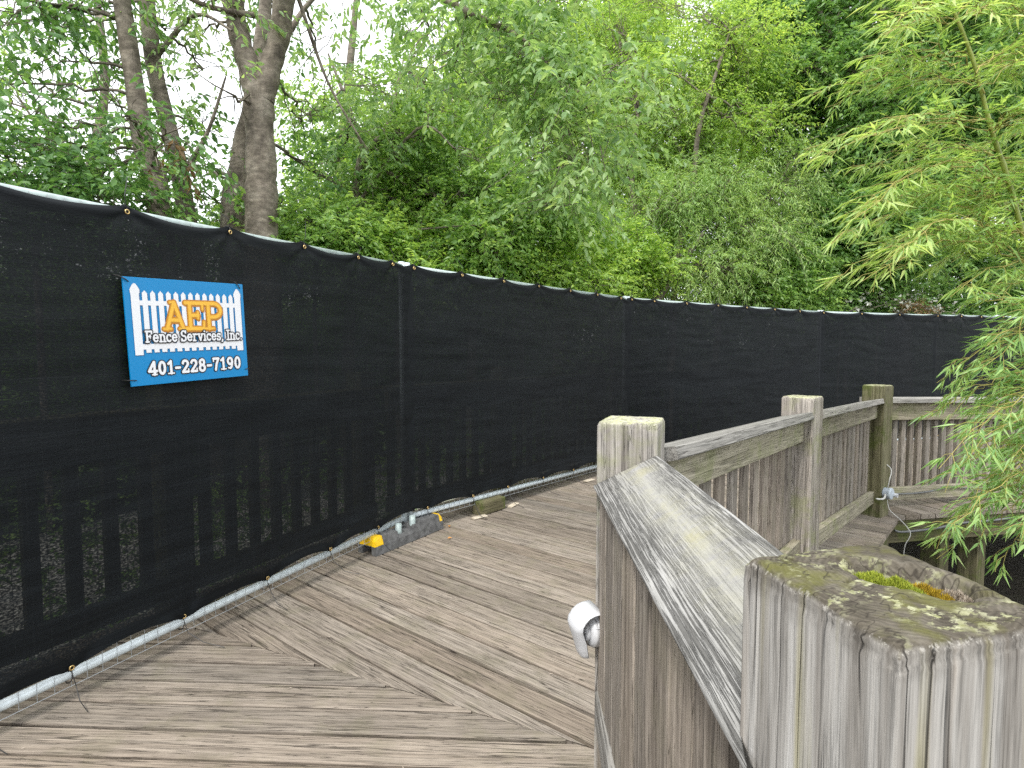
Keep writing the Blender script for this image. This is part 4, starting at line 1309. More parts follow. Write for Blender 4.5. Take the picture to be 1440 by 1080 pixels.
# ------------------------------------------------------------------ electrical box and cables at the corner post
f3 = corner('three', 'F'); th3 = PF['three'][1]
o3 = Vector((math.sin(th3), -math.cos(th3)))
bx = f3 + Vector((math.cos(th3), math.sin(th3))) * 0.055 + o3 * 0.003
jb = empty("junction_box", (bx.x, bx.y, 0.185), "round blue-grey electrical box on the dark corner post", "electrical box")
MJ = frame(Vector((bx.x, bx.y, 0.180)), Vector((o3.x, o3.y, 0)))
MJr = MJ @ Matrix.Rotation(R(90), 4, 'Y')
jbody = MB().lathe([(0.0, 0.0), (0.040, 0.0), (0.040, 0.038), (0.0, 0.039)], 24).build("box_body", GREYP, jb, MJr)
MB().lathe([(0.0, 0.036), (0.043, 0.036), (0.043, 0.046), (0.038, 0.052), (0.0, 0.054)], 24).build("box_cover", plain("grey_cover", (0.44, 0.5, 0.56), 0.4), jbody, MJr)
MB().lathe([(0.0, 0.0), (0.013, 0.0), (0.015, 0.02), (0.015, 0.035), (0.008, 0.036), (0.008, 0.02), (0.0, 0.02)], 14).build("lamp_socket", WHITEP, jb, MJr @ Matrix.Translation((0.012, 0.035, 0.040)))


def cable(pts, r, mat, lab, parent=None):
    # smooth through control points
    pts = [Vector(p) for p in pts]
    out = []
    for i in range(len(pts) - 1):
        p0, p1_, p2_, p3_ = pts[max(i - 1, 0)], pts[i], pts[i + 1], pts[min(i + 2, len(pts) - 1)]
        for k in range(6):
            t = k / 6
            out.append(0.5 * ((2 * p1_) + (p2_ - p0) * t + (2 * p0 - 5 * p1_ + 4 * p2_ - p3_) * t * t + (3 * p1_ - p0 - 3 * p2_ + p3_) * t ** 3))
    out.append(pts[-1])
    o = MB().tube(out, r, 6).build("cable", mat, None, None, True)
    tag(o, lab, "cable", "cables round the corner post")


bp_ = Vector((bx.x, bx.y, 0.18))
O3 = Vector((o3.x, o3.y, 0)); T3 = Vector((math.cos(th3), math.sin(th3), 0))
cable([bp_ + O3 * 0.02 - T3 * 0.03, bp_ + O3 * 0.03 - T3 * 0.09 - Vector((0, 0, 0.025)), bp_ + O3 * 0.01 - T3 * 0.16 - Vector((0, 0, 0.02))], 0.007, LTCABLE, "pale cable running left from the round electrical box")
cable([bp_ + O3 * 0.02 + Vector((0, 0, 0.04)), bp_ + O3 * 0.03 + Vector((0.0, 0, 0.1)), bp_ + O3 * 0.02 + T3 * 0.05 + Vector((0, 0, 0.17)), bp_ + O3 * -0.02 + T3 * 0.02 + Vector((0, 0, 0.22))], 0.004, LTCABLE, "pale thin cable curling up from the round electrical box")
cable([bp_ + O3 * 0.02 - Vector((0, 0, 0.04)), bp_ + O3 * 0.04 - Vector((0, 0, 0.12)), bp_ + O3 * 0.10 + T3 * 0.04 - Vector((0, 0, 0.19)), bp_ + O3 * 0.16 + T3 * 0.05 - Vector((0, 0, 0.27)), bp_ + O3 * 0.14 + T3 * 0.02 - Vector((0, 0, 0.36)), bp_ + O3 * 0.13 + T3 * 0.03 - Vector((0, 0, 0.46))], 0.0032, LTCABLE, "pale cable dropping from the round electrical box past the deck edge")
q0 = Vector((fa.x, fa.y, 0)); FD = Vector((fd.x, fd.y, 0)); FN = Vector((fn.x, fn.y, 0))
cable([bp_ + O3 * 0.02 + T3 * 0.03] + [q0 + FD * s + FN * 0.012 + Vector((0, 0, z)) for s, z in ((0.12, 0.118), (0.35, 0.105), (0.55, 0.112), (0.75, 0.135), (1.1, 0.115), (1.8, 0.12), (2.6, 0.115))], 0.007, CABLE, "dark cable clipped along the bottom board of the far railing")
cable([(c3.x + 0.02, c3.y - 0.03, -0.10)] + [(c3.x + fd.x * s + fn.x * 0.02, c3.y + 0.015 + fd.y * s + fn.y * 0.02, z) for s, z in ((0.12, -0.125), (0.4, -0.115), (0.6, -0.09), (0.9, -0.085), (1.3, -0.075), (2.0, -0.1), (3.0, -0.09))], 0.009, CABLE, "dark cable sagging along the edge board below the far deck")

# ------------------------------------------------------------------ foliage engine
def leaf_arrays(P, D, Nn, L, Wd, fold=0.18, kink=0.35):
    """leaves as folded kites with 6 corners: base, two shoulders, two flanks, tip"""
    D = D / np.linalg.norm(D, axis=1, keepdims=True)
    S = np.cross(D, Nn); S /= (np.linalg.norm(S, axis=1, keepdims=True) + 1e-9)
    U = np.cross(S, D)
    L = L[:, None]; Wd = Wd[:, None]
    b = P
    m = P + D * L * kink - U * L * 0.0
    tip = P + D * L - U * L * 0.12
    l = m + S * Wd / 2 + U * Wd * fold
    r = m - S * Wd / 2 + U * Wd * fold
    V = np.stack([b, r, tip, l], 1).reshape(-1, 3)
    n = len(P)
    k = np.arange(n)[:, None] * 4
    F = np.concatenate([k + np.array([[0, 1, 2]]), k + np.array([[0, 2, 3]])], 1).reshape(-1, 3)
    return V, F


def leaf_fine(P, D, Nn, L, Wd):
    """rounder leaves, folded along the midrib and curling to the tip"""
    D = D / np.linalg.norm(D, axis=1, keepdims=True)
    S = np.cross(D, Nn); S /= (np.linalg.norm(S, axis=1, keepdims=True) + 1e-9)
    U = np.cross(S, D)
    L = L[:, None]; Wd = Wd[:, None]
    cu = rng.uniform(0.05, 0.3, L.shape)
    def q(t, w): return P + D * L * t - U * L * cu * t * t + S * Wd * w * 0.5 + U * Wd * abs(w) * 0.16
    V = np.stack([q(0, 0), q(.22, .78), q(.55, .92), q(.82, .42), q(1, 0), q(.82, -.42), q(.55, -.92), q(.22, -.78), q(.5, 0)], 1).reshape(-1, 3)
    k = np.arange(len(P))[:, None] * 9
    T = [(0, 1, 8), (1, 2, 8), (2, 3, 8), (3, 4, 8), (4, 5, 8), (5, 6, 8), (6, 7, 8), (7, 0, 8)]
    F = np.concatenate([k + np.array([t]) for t in T], 1).reshape(-1, 3)
    return V, F


def unit(v): return v / (np.linalg.norm(v, axis=-1, keepdims=True) + 1e-9)


def twig_leaves(C, Dv, TL, K, L, W, droop=0.5, up=0.75, spread=0.9, fine=False):
    """M twigs starting at C with direction Dv and length TL, K leaves each"""
    M_ = len(C)
    t = (np.arange(K)[None, :] + rng.uniform(0, 1, (M_, K))) / K
    Dn = unit(Dv)
    P = C[:, None] + Dn[:, None] * (t * TL[:, None])[:, :, None]
    P[:, :, 2] -= droop * (t * TL[:, None]) ** 2 * 1.2
    side = unit(np.cross(Dn, np.array([0, 0, 1.0])) + 1e-4)
    sg = np.where(np.arange(K) % 2 == 0, 1.0, -1.0)[None, :, None]
    LD = Dn[:, None] * 0.55 + side[:, None] * sg * spread + rng.normal(0, 0.38, (M_, K, 3))
    LD[:, :, 2] -= droop * rng.uniform(0.3, 1.3, (M_, K))
    NN = np.zeros((M_, K, 3)); NN[:, :, 2] = up
    NN = NN + rng.normal(0, 0.5, (M_, K, 3))
    P = P.reshape(-1, 3); LD = LD.reshape(-1, 3); NN = NN.reshape(-1, 3)
    n = len(P)
    LL = L * rng.uniform(0.65, 1.25, n)
    return (leaf_fine if fine else leaf_arrays)(P, unit(LD), unit(NN), LL, LL * W * rng.uniform(0.8, 1.2, n))


def tube_np(P, r, n=5):
    P = np.asarray(P, float); m = len(P)
    T = unit(np.gradient(P, axis=0))
    a = np.cross(T, np.array([0.31, 0.2, 0.93])); a = unit(a); b = np.cross(T, a)
    an = np.arange(n) * 2 * np.pi / n
    r = np.asarray(r, float) * np.ones(m)
    V = P[:, None] + r[:, None, None] * (a[:, None] * np.cos(an)[None, :, None] + b[:, None] * np.sin(an)[None, :, None])
    i = np.arange(m - 1)[:, None] * n; k = np.arange(n)[None, :]
    F = np.stack([i + k, i + (k + 1) % n, i + n + (k + 1) % n, i + n + k], -1).reshape(-1, 4)
    return V.reshape(-1, 3), F


def crooked(a, b, m=7, jit=0.06, sag=0.0):
    a, b = np.asarray(a, float), np.asarray(b, float)
    t = np.linspace(0, 1, m)[:, None]
    P = a + (b - a) * t
    L = np.linalg.norm(b - a)
    J_ = rng.normal(0, jit * L, (m, 3)); J_[0] = 0; J_[-1] = 0
    P = P + J_ * np.sin(t * np.pi) * 0.8
    P[:, 2] += sag * L * np.sin(t[:, 0] * np.pi)
    return P


def merge(parts):
    V, F, o = [], [], 0
    for v, f in parts:
        V.append(v); F.append(f + o); o += len(v)
    return np.concatenate(V), np.concatenate(F)


def smooth_path(pts, sub=6):
    pts = [Vector(p) for p in pts]
    out = []
    for i in range(len(pts) - 1):
        p0, p1_, p2_, p3_ = pts[max(i - 1, 0)], pts[i], pts[i + 1], pts[min(i + 2, len(pts) - 1)]
        for k in range(sub):
            t = k / sub
            out.append(0.5 * ((2 * p1_) + (p2_ - p0) * t + (2 * p0 - 5 * p1_ + 4 * p2_ - p3_) * t * t + (3 * p1_ - p0 - 3 * p2_ + p3_) * t ** 3))
    out.append(pts[-1])
    return out


def tree(label, stems, clumps, leaf, mat, group="trees behind the black fence", bark=BARK, droop=0.5, K=14, TL=0.35, W=0.5, cat="tree", name="tree", branch_r=0.02, up=0.75, branch_pts=None, nsub=7, fine=False):
    """stems: list of [(x,y,z,r)...]; clumps: (centre, radii, twigs)"""
    x0, y0, z0, _ = stems[0][0]
    root = empty(name, (x0, y0, z0), label, cat, group)
    parts = []
    nodes = []
    for st in stems:
        rp = smooth_path([p[:3] for p in st], 6)
        rs = np.interp(np.linspace(0, 1, len(rp)), np.linspace(0, 1, len(st)), [p[3] for p in st])
        PP = np.array([list(p) for p in rp])
        lump = 1 + 0.10 * vnoise(np.arange(len(rp)) * 0.6, 0, seed=int(abs(x0 * 100)))
        big = rs[0] > 0.07
        v, f = tube_np(PP, rs * lump, 14 if big else 8)
        if big:
            ctr = np.repeat(PP, 14, axis=0)
            dv = v - ctr
            v = ctr + dv * (1 + 0.10 * fbm(v[:, 0] * 7, v[:, 1] * 7, v[:, 2] * 2.5, seed=5))[:, None]
        parts.append((v, f))
        nodes += [(PP[k], rs[k]) for k in range(len(PP))]
    V, F = merge(parts)
    mobj("trunk", npmesh("trunk", V, F, True), bark, root)
    NP = np.array([q[0] for q in nodes]); NR = np.array([q[1] for q in nodes])
    br, lv = [], []
    for (c, rad, nt) in clumps:
        c = np.array(c, float); rad = np.array(rad, float)
        dd = np.linalg.norm((NP - c) * np.array([1, 1, 0.8]), axis=1) + np.where(NP[:, 2] > c[2] + 0.3, 1.5, 0)
        j = int(np.argmin(dd))
        r0 = min(branch_r * (0.8 + 0.5 * rng.random()), NR[j] * 0.7)
        limb = crooked(NP[j], c, 9, 0.05, 0.06)
        br.append(tube_np(limb, np.linspace(r0, r0 * 0.45, 9), 5))
        for q in range(nsub):
            s = limb[rng.integers(4, 9)]
            e = c + unit(rng.normal(0, 1, 3)) * rad * rng.uniform(0.6, 1.0)
            br.append(tube_np(crooked(s, e, 5, 0.07, 0.03), np.linspace(r0 * 0.38, 0.003, 5), 4))
        dirs = unit(rng.normal(0, 1, (nt, 3)) * np.array([1, 1, 0.8]))
        rr = rng.uniform(0.15, 1.0, nt) ** 0.55
        C = c + dirs * rad * rr[:, None]
        Dv = dirs + rng.normal(0, 0.45, (nt, 3)); Dv[:, 2] -= 0.1
        lv.append(twig_leaves(C, Dv, TL * rng.uniform(0.6, 1.3, nt), K, leaf, W, droop, up, fine=fine))
        # the twigs that carry the outer leaves
        for q in range(min(nt // 5, 14)):
            e = C[q] + unit(Dv[q]) * TL * 0.9 - np.array([0, 0, droop * TL * TL])
            br.append(tube_np(crooked(C[q] - unit(Dv[q]) * TL * 0.5, e, 4, 0.04), np.linspace(0.004, 0.0015, 4), 3))
    V, F = merge(br)
    tag(mobj("branches", npmesh("branches", V, F, True), bark, root), kind="stuff")
    V, F = merge(lv)
    tag(mobj("crown", npmesh("crown", V, F), mat, root), kind='stuff')
    return root


def at(px, py, Y): return np.array(((px - 720) / 800.0 * Y, Y, CAM_Z + (490 - py) / 800.0 * Y))


def cloud(center, radii, n, cr, nt, inner=0.0):
    """clump centres spread through an ellipsoid crown"""
    out = []
    for _ in range(n):
        d = unit(rng.normal(0, 1, 3)); r = rng.uniform(inner, 1.0) ** 0.5
        c = np.array(center) + d * np.array(radii) * r
        k = rng.uniform(0.75, 1.3)
        out.append((c, (cr * k, cr * k, cr * k * 0.7), int(nt * k * k)))
    return out


G_DARK = leaf_mat("leaf_cherry", [(0.022, 0.060, 0.014), (0.045, 0.115, 0.022), (0.075, 0.165, 0.032), (0.12, 0.22, 0.04)], 0.42)
G_HANG = leaf_mat("leaf_hanging", [(0.045, 0.10, 0.028), (0.085, 0.17, 0.042), (0.13, 0.23, 0.06), (0.19, 0.29, 0.085)], 0.5)
G_MID = leaf_mat("leaf_mid", [(0.035, 0.085, 0.016), (0.075, 0.16, 0.028), (0.12, 0.23, 0.038), (0.19, 0.30, 0.05)], 0.45)
G_LIGHT = leaf_mat("leaf_bright", [(0.06, 0.125, 0.02), (0.11, 0.21, 0.032), (0.17, 0.29, 0.045), (0.27, 0.38, 0.06)], 0.5)
G_WILLOW = leaf_mat("leaf_willow", [(0.07, 0.15, 0.034), (0.115, 0.215, 0.046), (0.17, 0.28, 0.064), (0.24, 0.35, 0.09)], 0.48)
G_BAMBOO = leaf_mat("leaf_bamboo", [(0.06, 0.14, 0.025), (0.12, 0.225, 0.04), (0.195, 0.31, 0.06), (0.29, 0.38, 0.11)], 0.45, rough=0.36, spec=0.5)
G_BAMLOW = leaf_mat("leaf_bamboo_low", [(0.05, 0.125, 0.025), (0.095, 0.20, 0.042), (0.155, 0.275, 0.06), (0.25, 0.35, 0.11)], 0.42, rough=0.36, spec=0.5)
G_DEEP = leaf_mat("leaf_deep", [(0.035, 0.085, 0.02), (0.065, 0.15, 0.03), (0.105, 0.21, 0.042), (0.16, 0.27, 0.055)], 0.48)
DRY = leaf_mat("leaf_dry", [(0.06, 0.045, 0.012), (0.10, 0.075, 0.022), (0.15, 0.12, 0.04)], 0.3)

GZB = -0.55
# T1 forked cherry
Y1 = 5.4
q = lambda px, py, Y, r: (*at(px, py, Y), r)
w = lambda a, b, c, r: (a, b, c, r)
stems = [[w(-2.36, Y1, GZB, 0.18), q(373, 335, Y1, 0.142), q(375, 240, Y1, 0.128), q(374, 170, Y1, 0.130), q(376, 138, Y1, 0.118)],
         [q(374, 150, Y1, 0.12), q(363, 112, Y1, 0.095), q(350, 68, Y1, 0.09), q(342, 20, Y1 - .05, 0.092), q(330, -60, Y1 - .1, 0.085), q(300, -200, Y1 - .2, 0.05)],
         [q(378, 150, Y1, 0.12), q(390, 112, Y1, 0.092), q(404, 68, Y1, 0.092), q(413, 10, Y1 - .1, 0.095), q(430, -80, Y1 - .3, 0.08), q(470, -220, Y1 - .6, 0.045)],
         [q(422, -10, Y1 - .1, 0.05), q(520, -30, Y1 - .4, 0.036), q(600, 5, Y1 - .7, 0.03), q(660, 35, Y1 - .85, 0.022), q(740, 75, Y1 - 1.0, 0.014), q(800, 150, Y1 - 1.0, 0.008)],
         [q(385, 120, Y1, 0.03), q(440, 30, Y1 + .3, 0.022), q(500, -20, Y1 + .5, 0.012)],
         [q(372, 40, Y1, 0.03), q(300, 25, Y1 - .3, 0.02), q(220, -20, Y1 - .5, 0.012)],
         [q(432, 20, Y1, 0.02), q(470, 130, Y1 + .2, 0.012), q(520, 215, Y1 + .3, 0.006)]]
cl = [(at(x, y, d), (.30, .30, .22), n) for x, y, d, n in ((700, 60, 4.6, 62), (760, 90, 4.5, 62), (790, 140, 4.4, 60), (770, 205, 4.4, 52), (825, 235, 4.35, 46), (650, 20, 4.7, 50), (715, 140, 4.6, 40), (850, 180, 4.5, 34), (780, 15, 4.6, 56), (640, 110, 4.9, 24), (800, 290, 4.4, 16), (870, 110, 4.6, 30))]
cl += [(at(x, y, d), (.42, .42, .34), n) for x, y, d, n in ((610, 60, 5.4, 42), (560, 0, 5.6, 34), (480, 10, 6.0, 22), (530, 130, 6.2, 30), (330, 10, 5.0, 20), (270, 5, 4.9, 22), (455, 90, 6.2, 14), (330, 140, 5.0, 9), (300, 60, 5.6, 10), (510, 200, 6.3, 44))]
tree("large forked tree with reddish-grey bark, its trunk splitting in two above the fence", stems, cl, 0.072, G_HANG, K=13, TL=0.34, W=0.42, droop=0.8, branch_r=0.016, fine=True)
# T2 leaning companion
tree("stout trunk leaning just left of the forked trunk, partly behind it", [[w(-2.62, 5.75, GZB, 0.22), q(341, 330, 5.75, 0.17), q(350, 240, 5.75, 0.13), q(368, 150, 5.75, 0.09), q(385, 40, 5.9, 0.06), q(400, -120, 6.0, 0.03)]],
     [(at(x, y, d), (.45, .45, .35), n) for x, y, d, n in ((420, 60, 6.4, 14), (400, -10, 6.6, 24), (470, 260, 6.8, 34), (440, 315, 6.6, 50), (300, 250, 6.4, 10), (435, 190, 6.8, 18))], 0.09, G_DARK, K=11, TL=0.34, W=0.48, droop=0.6)
# T3, T4 twin stems at the left
tree("slim straight trunk, left one of the pair left of the forked tree", [[w(-2.92, 4.9, GZB, 0.11), q(233, 310, 4.9, 0.10), q(215, 220, 4.9, 0.085), q(205, 130, 4.9, 0.075), q(190, 0, 4.9, 0.072), q(175, -160, 4.9, 0.05)]],
     [(at(x, y, d), (.36, .36, .3), n) for x, y, d, n in ((60, 30, 4.6, 36), (120, 100, 4.7, 22), (30, 130, 4.5, 24), (90, 190, 4.6, 26), (160, 30, 5.0, 18), (40, 230, 4.4, 36), (150, 240, 4.6, 26), (10, 20, 4.4, 36), (245, 190, 4.7, 14), (100, -20, 4.6, 40), (230, 215, 4.6, 16), (110, 265, 4.7, 30), (185, 165, 4.4, 7))], 0.078, G_DARK, K=10, TL=0.34, W=0.44, droop=0.75, branch_r=0.016, fine=True)
tree("slim dark trunk, right one of the pair left of the forked tree", [[w(-2.75, 5.35, GZB, 0.10), q(270, 310, 5.35, 0.085), q(252, 200, 5.35, 0.075), q(233, 110, 5.35, 0.068), q(225, 0, 5.35, 0.062), q(220, -150, 5.35, 0.04)],
     [q(232, 100, 5.35, 0.025), q(290, 40, 5.3, 0.02), q(340, 60, 5.1, 0.008)], [q(262, 255, 5.35, 0.03), q(300, 200, 5.2, 0.018), q(330, 120, 5.1, 0.008)]],
     [(at(x, y, d), (.4, .4, .32), n) for x, y, d, n in ((250, 60, 5.6, 14), (190, 120, 6.0, 9), (300, 190, 5.8, 12), (220, 275, 5.6, 28), (320, 290, 5.9, 28), (280, 240, 5.2, 14), (120, 30, 6.0, 18), (70, 90, 6.0, 14), (300, 110, 5.5, 9))], 0.07, G_DARK, K=10, TL=0.32, W=0.44, droop=0.7, branch_r=0.014, fine=True)
# a few brown hanging leaves between the trunks
C = np.array([at(x, y, 4.75) for x, y in ((255, 200), (262, 225), (272, 250), (283, 262), (240, 225), (222, 240), (262, 212), (277, 235))])
V, F = twig_leaves(C, np.tile([[0.1, 0, -1.0]], (len(C), 1)) + rng.normal(0, .2, (len(C), 3)), np.full(len(C), .1), 5, 0.10, 0.4, 0.8, 0.2)
tag(mobj("dead_leaf_spray", npmesh("dead_leaf_spray", V, F), DRY), "brown withered leaves hanging beside the slim dark trunk", "dead leaves", kind='stuff')
# T5 far thin
tree("thin trunk far behind at the left, low among the leaves", [[w(-5.2, 7.2, GZB, 0.10), q(130, 280, 7.2, 0.075), q(142, 240, 7.2, 0.07), q(165, 120, 7.2, 0.05), q(150, -60, 7.4, 0.03)]],
     cloud(at(90, 190, 7.4), (1.9, .9, 1.4), 14, .5, 16), 0.085, G_MID, K=10, TL=0.36, droop=0.6)
# T6 multi-stem behind the centre
tree("small many-stemmed tree with thin dark branches left of centre", [[w(-2.1, 7.0, GZB, 0.10), q(505, 280, 7.0, 0.055), q(528, 215, 7.0, 0.045), q(548, 190, 7.0, 0.03), q(570, 110, 7.1, 0.018)],
     [q(520, 235, 7.0, 0.04), q(500, 170, 7.0, 0.025), q(470, 90, 7.2, 0.012)], [q(500, 300, 7.0, 0.03), q(590, 190, 6.6, 0.016), q(640, 215, 6.4, 0.008)]],
     cloud(at(570, 215, 7.6), (1.9, 1.0, 1.5), 40, .42, 36), 0.075, G_MID, K=13, TL=0.36, droop=0.55)
# T7 shrubby tree hugging the fence, centre
tree("bushy tree right behind the fence at the centre, branches sweeping left", [[w(-0.55, 6.9, GZB, 0.07), q(665, 390, 6.9, 0.045), q(640, 340, 6.9, 0.03), q(600, 250, 7.0, 0.015)], [q(665, 390, 6.9, 0.035), q(730, 320, 6.7, 0.02), q(760, 240, 6.8, 0.01)], [q(600, 355, 6.6, 0.018), q(680, 320, 6.3, 0.012), q(500, 335, 6.6, 0.007)]],
     cloud(at(650, 330, 7.2), (2.0, .7, .75), 34, .42, 80), 0.07, G_MID, K=13, TL=0.34, droop=0.5)
# T8 bright trees further back
tree("tall bright green tree far behind the centre", [[w(0.9, 11.5, GZB, 0.16), q(790, 300, 11.5, 0.12), q(800, 120, 11.5, 0.08), q(810, -100, 11.5, 0.04)]],
     cloud(at(760, 150, 11.8), (2.6, 1.3, 3.0), 60, .75, 95) + cloud(at(880, 70, 11.6), (1.5, 1.0, 1.4), 22, .6, 60), 0.085, G_LIGHT, K=13, TL=0.45, droop=0.5)
tree("tall leafy tree behind with bright crown, left of the centre", [[w(-3.2, 10.5, GZB, 0.15), q(480, 300, 10.5, 0.10), q(500, 100, 10.5, 0.07), q(520, -60, 10.5, 0.03)]],
     cloud(at(580, 270, 11.0), (2.5, 1.2, 1.7), 40, .7, 80), 0.085, G_LIGHT, K=13, TL=0.45, droop=0.5)
# T9 slender tree
tree("slender tree with a bare thin stem in front of pale green leaves", [[w(2.3, 8.3, GZB, 0.06), q(948, 380, 8.3, 0.05), q(968, 290, 8.3, 0.042), q(976, 190, 8.3, 0.034), q(1000, 110, 8.3, 0.022), q(1016, 60, 8.3, 0.012)],
     [q(905, 430, 8.6, 0.055), q(903, 395, 8.6, 0.045), q(885, 260, 8.7, 0.04), q(893, 180, 8.7, 0.02)], [q(918, 430, 8.1, 0.05), q(945, 390, 8.1, 0.04), q(985, 330, 8.0, 0.02)]],
     cloud(at(960, 190, 9.2), (1.5, 1.0, 1.7), 34, .55, 90) + cloud(at(1010, 110, 9.4), (.8, .8, .8), 12, .45, 50) + cloud(at(900, 40, 9.6), (.8, .8, .7), 10, .45, 45), 0.065, G_LIGHT, K=14, TL=0.40, W=0.36, droop=0.6)
# T10 willow-like shrub
tree("pale grey-green willow with fine drooping leaves above the fence", [[w(3.0, 8.6, GZB, 0.07), q(1010, 400, 8.6, 0.04), q(1000, 300, 8.6, 0.03), q(960, 240, 8.6, 0.01)], [q(1010, 400, 8.6, 0.03), q(1060, 300, 8.5, 0.015)]],
     cloud(at(990, 330, 8.5), (1.45, .7, .8), 30, .42, 80) + cloud(at(930, 250, 8.7), (1.0, .6, 1.0), 14, .36, 55) + cloud(at(1060, 270, 8.8), (.7, .6, .9), 10, .36, 55), 0.075, G_WILLOW, K=15, TL=0.42, W=0.2, droop=1.1, cat="tree")
# T11 dark tree at right
tree("big dark-leaved tree behind the bamboo at the right", [[w(6.6, 9.6, GZB, 0.2), q(1250, 300, 9.6, 0.16), q(1230, 100, 9.6, 0.12), q(1210, -120, 9.6, 0.06)], [q(1250, 260, 9.6, 0.08), q(1330, 120, 9.4, 0.05), q(1400, -20, 9.2, 0.03)], [q(1240, 200, 9.6, 0.07), q(1150, 60, 9.4, 0.04), q(1100, -40, 9.4, 0.02)]],
     cloud(at(1240, 120, 9.8), (2.2, 1.4, 2.9), 70, .62, 115, 0.1) + cloud(at(1180, 340, 9.3), (1.2, .7, 0.9), 26, .5, 110) + cloud(at(1090, 40, 10.5), (.9, .9, 1.1), 14, .55, 90), 0.085, G_DEEP, K=13, TL=0.4, droop=0.6)
tree("second dark-leaved tree at the far right edge, behind the bamboo", [[w(9.6, 10.2, GZB, 0.16), q(1440, 300, 10.2, 0.12), q(1450, 60, 10.2, 0.07)]],
     cloud(at(1430, 180, 10.2), (2.0, 1.2, 3.0), 44, .66, 100), 0.085, G_DEEP, K=13, TL=0.4, droop=0.6)

# shrubs filling the space just behind the fence
def shrub(label, c, rad, n, nt, leaf, mat, W=0.48, droop=0.5, cr=0.36):
    c = np.array(c)
    tree(label, [[(c[0], c[1], GZB, 0.03), (c[0], c[1], c[2] - rad[2] * .5, 0.022), (c[0] + .1, c[1], c[2], 0.012)]], cloud(c, rad, n, cr, nt), leaf, mat, group="shrubs behind the black fence", cat="shrub", name="shrub", K=12, TL=0.3, W=W, droop=droop, branch_r=0.01, nsub=4)


for lab, px, py, Y, rx, rz, n, nt, mt in (
    ("low leafy shrub behind the fence at the far left", 60, 300, 4.6, 0.9, .45, 12, 40, G_DARK),
    ("leafy shrub behind the fence below the twin trunks", 235, 330, 6.4, 1.2, .5, 12, 50, G_MID),
    ("leafy shrub right of the forked trunk behind the fence", 445, 360, 6.2, .75, .4, 14, 75, G_MID),
    ("small-leaved shrub along the fence, left of the middle", 560, 365, 6.6, .8, .35, 16, 85, G_LIGHT),
    ("small-leaved shrub along the fence at the middle", 735, 385, 7.2, 1.0, .45, 18, 85, G_LIGHT),
    ("light green shrub along the fence, right of the middle", 860, 385, 8.2, .9, .5, 18, 85, G_LIGHT),
    ("light green shrub beside the willow", 1085, 400, 8.8, .9, .5, 18, 85, G_MID),
    ("dark shrub behind the far fence, below the dark tree", 1190, 420, 9.2, .9, .4, 16, 85, G_DEEP),
    ("dark shrub behind the far fence near the bamboo", 1360, 400, 9.8, 1.3, .7, 20, 90, G_DEEP)):
    shrub(lab, at(px, py, Y), (rx, .45, rz), n, nt, 0.065, mt)
# bits of pale blossom and a dry tuft over the fence at right
tree("dry rust-brown tuft just above the far fence", [[(5.5, 8.6, GZB, 0.015), (5.5, 8.6, 1.4, 0.01), (5.52, 8.6, 1.7, 0.006)]], [(at(1282, 438, 8.6), (.22, .15, .10), 60)], 0.07, DRY, group="shrubs behind the black fence", cat="shrub", name="dry_shrub", K=8, TL=0.15, W=0.2, branch_r=0.006, nsub=4)
BLOS = leaf_mat("pale_blossom", [(0.22, 0.27, 0.16), (0.32, 0.38, 0.23)], 0.3, tcol=1.0)
tree("sparse shrub with whitish flowers above the far fence", [[(5.0, 8.7, GZB, 0.015), (5.0, 8.7, 1.4, 0.01), (5.1, 8.7, 1.8, 0.006)]], [(at(1240, 425, 8.7), (.5, .2, .16), 26), (at(1300, 425, 8.7), (.3, .2, .12), 18), (at(1325, 440, 8.5), (.2, .1, .1), 26)], 0.06, BLOS, group="shrubs behind the black fence", cat="shrub", name="flowering_shrub", K=4, TL=0.15, W=0.8, branch_r=0.006, nsub=4)

# far wood that reads as one mass
parts = []
for (x0, x1, y0, y1, zl, zh, nt) in ((-4.5, 1.5, 13.5, 16, 0, 5.0, 3400), (3.0, 20.0, 13.5, 17, 0, 9.0, 9000), (-14, -4.5, 12.5, 15, 0, 2.9, 1500), (1.5, 4.5, 14, 16, 0, 6.2, 1500), (-15, -1, 9.5, 12, -0.6, 2.0, 8000), (-1, 14, 11.5, 13, -0.6, 2.2, 6500), (-4.2, 0.5, 7.6, 9.4, -0.6, 1.9, 2600), (-8, -3.9, 4.2, 9, -0.6, 2.15, 3400), (-16, -5.5, 0.5, 9, -0.6, 2.3, 5200)):
    C = np.column_stack([rng.uniform(x0, x1, nt), rng.uniform(y0, y1, nt), rng.uniform(zl, zh, nt)])
    nz_k = fbm(C[:, 0] * .6, C[:, 2] * .6, C[:, 1] * .6, seed=77)
    C = C[(nz_k > -0.22) | (C[:, 2] < 2.0)]
    parts.append(twig_leaves(C, rng.normal(0, 1, (len(C), 3)), np.full(len(C), .55), 12, 0.12, 0.5, 0.5, 0.75))
V, F = merge(parts)
tag(mobj("far_wood", npmesh("far_wood", V, F), G_MID), "dense far wood behind all the trees", "woodland", kind='stuff')

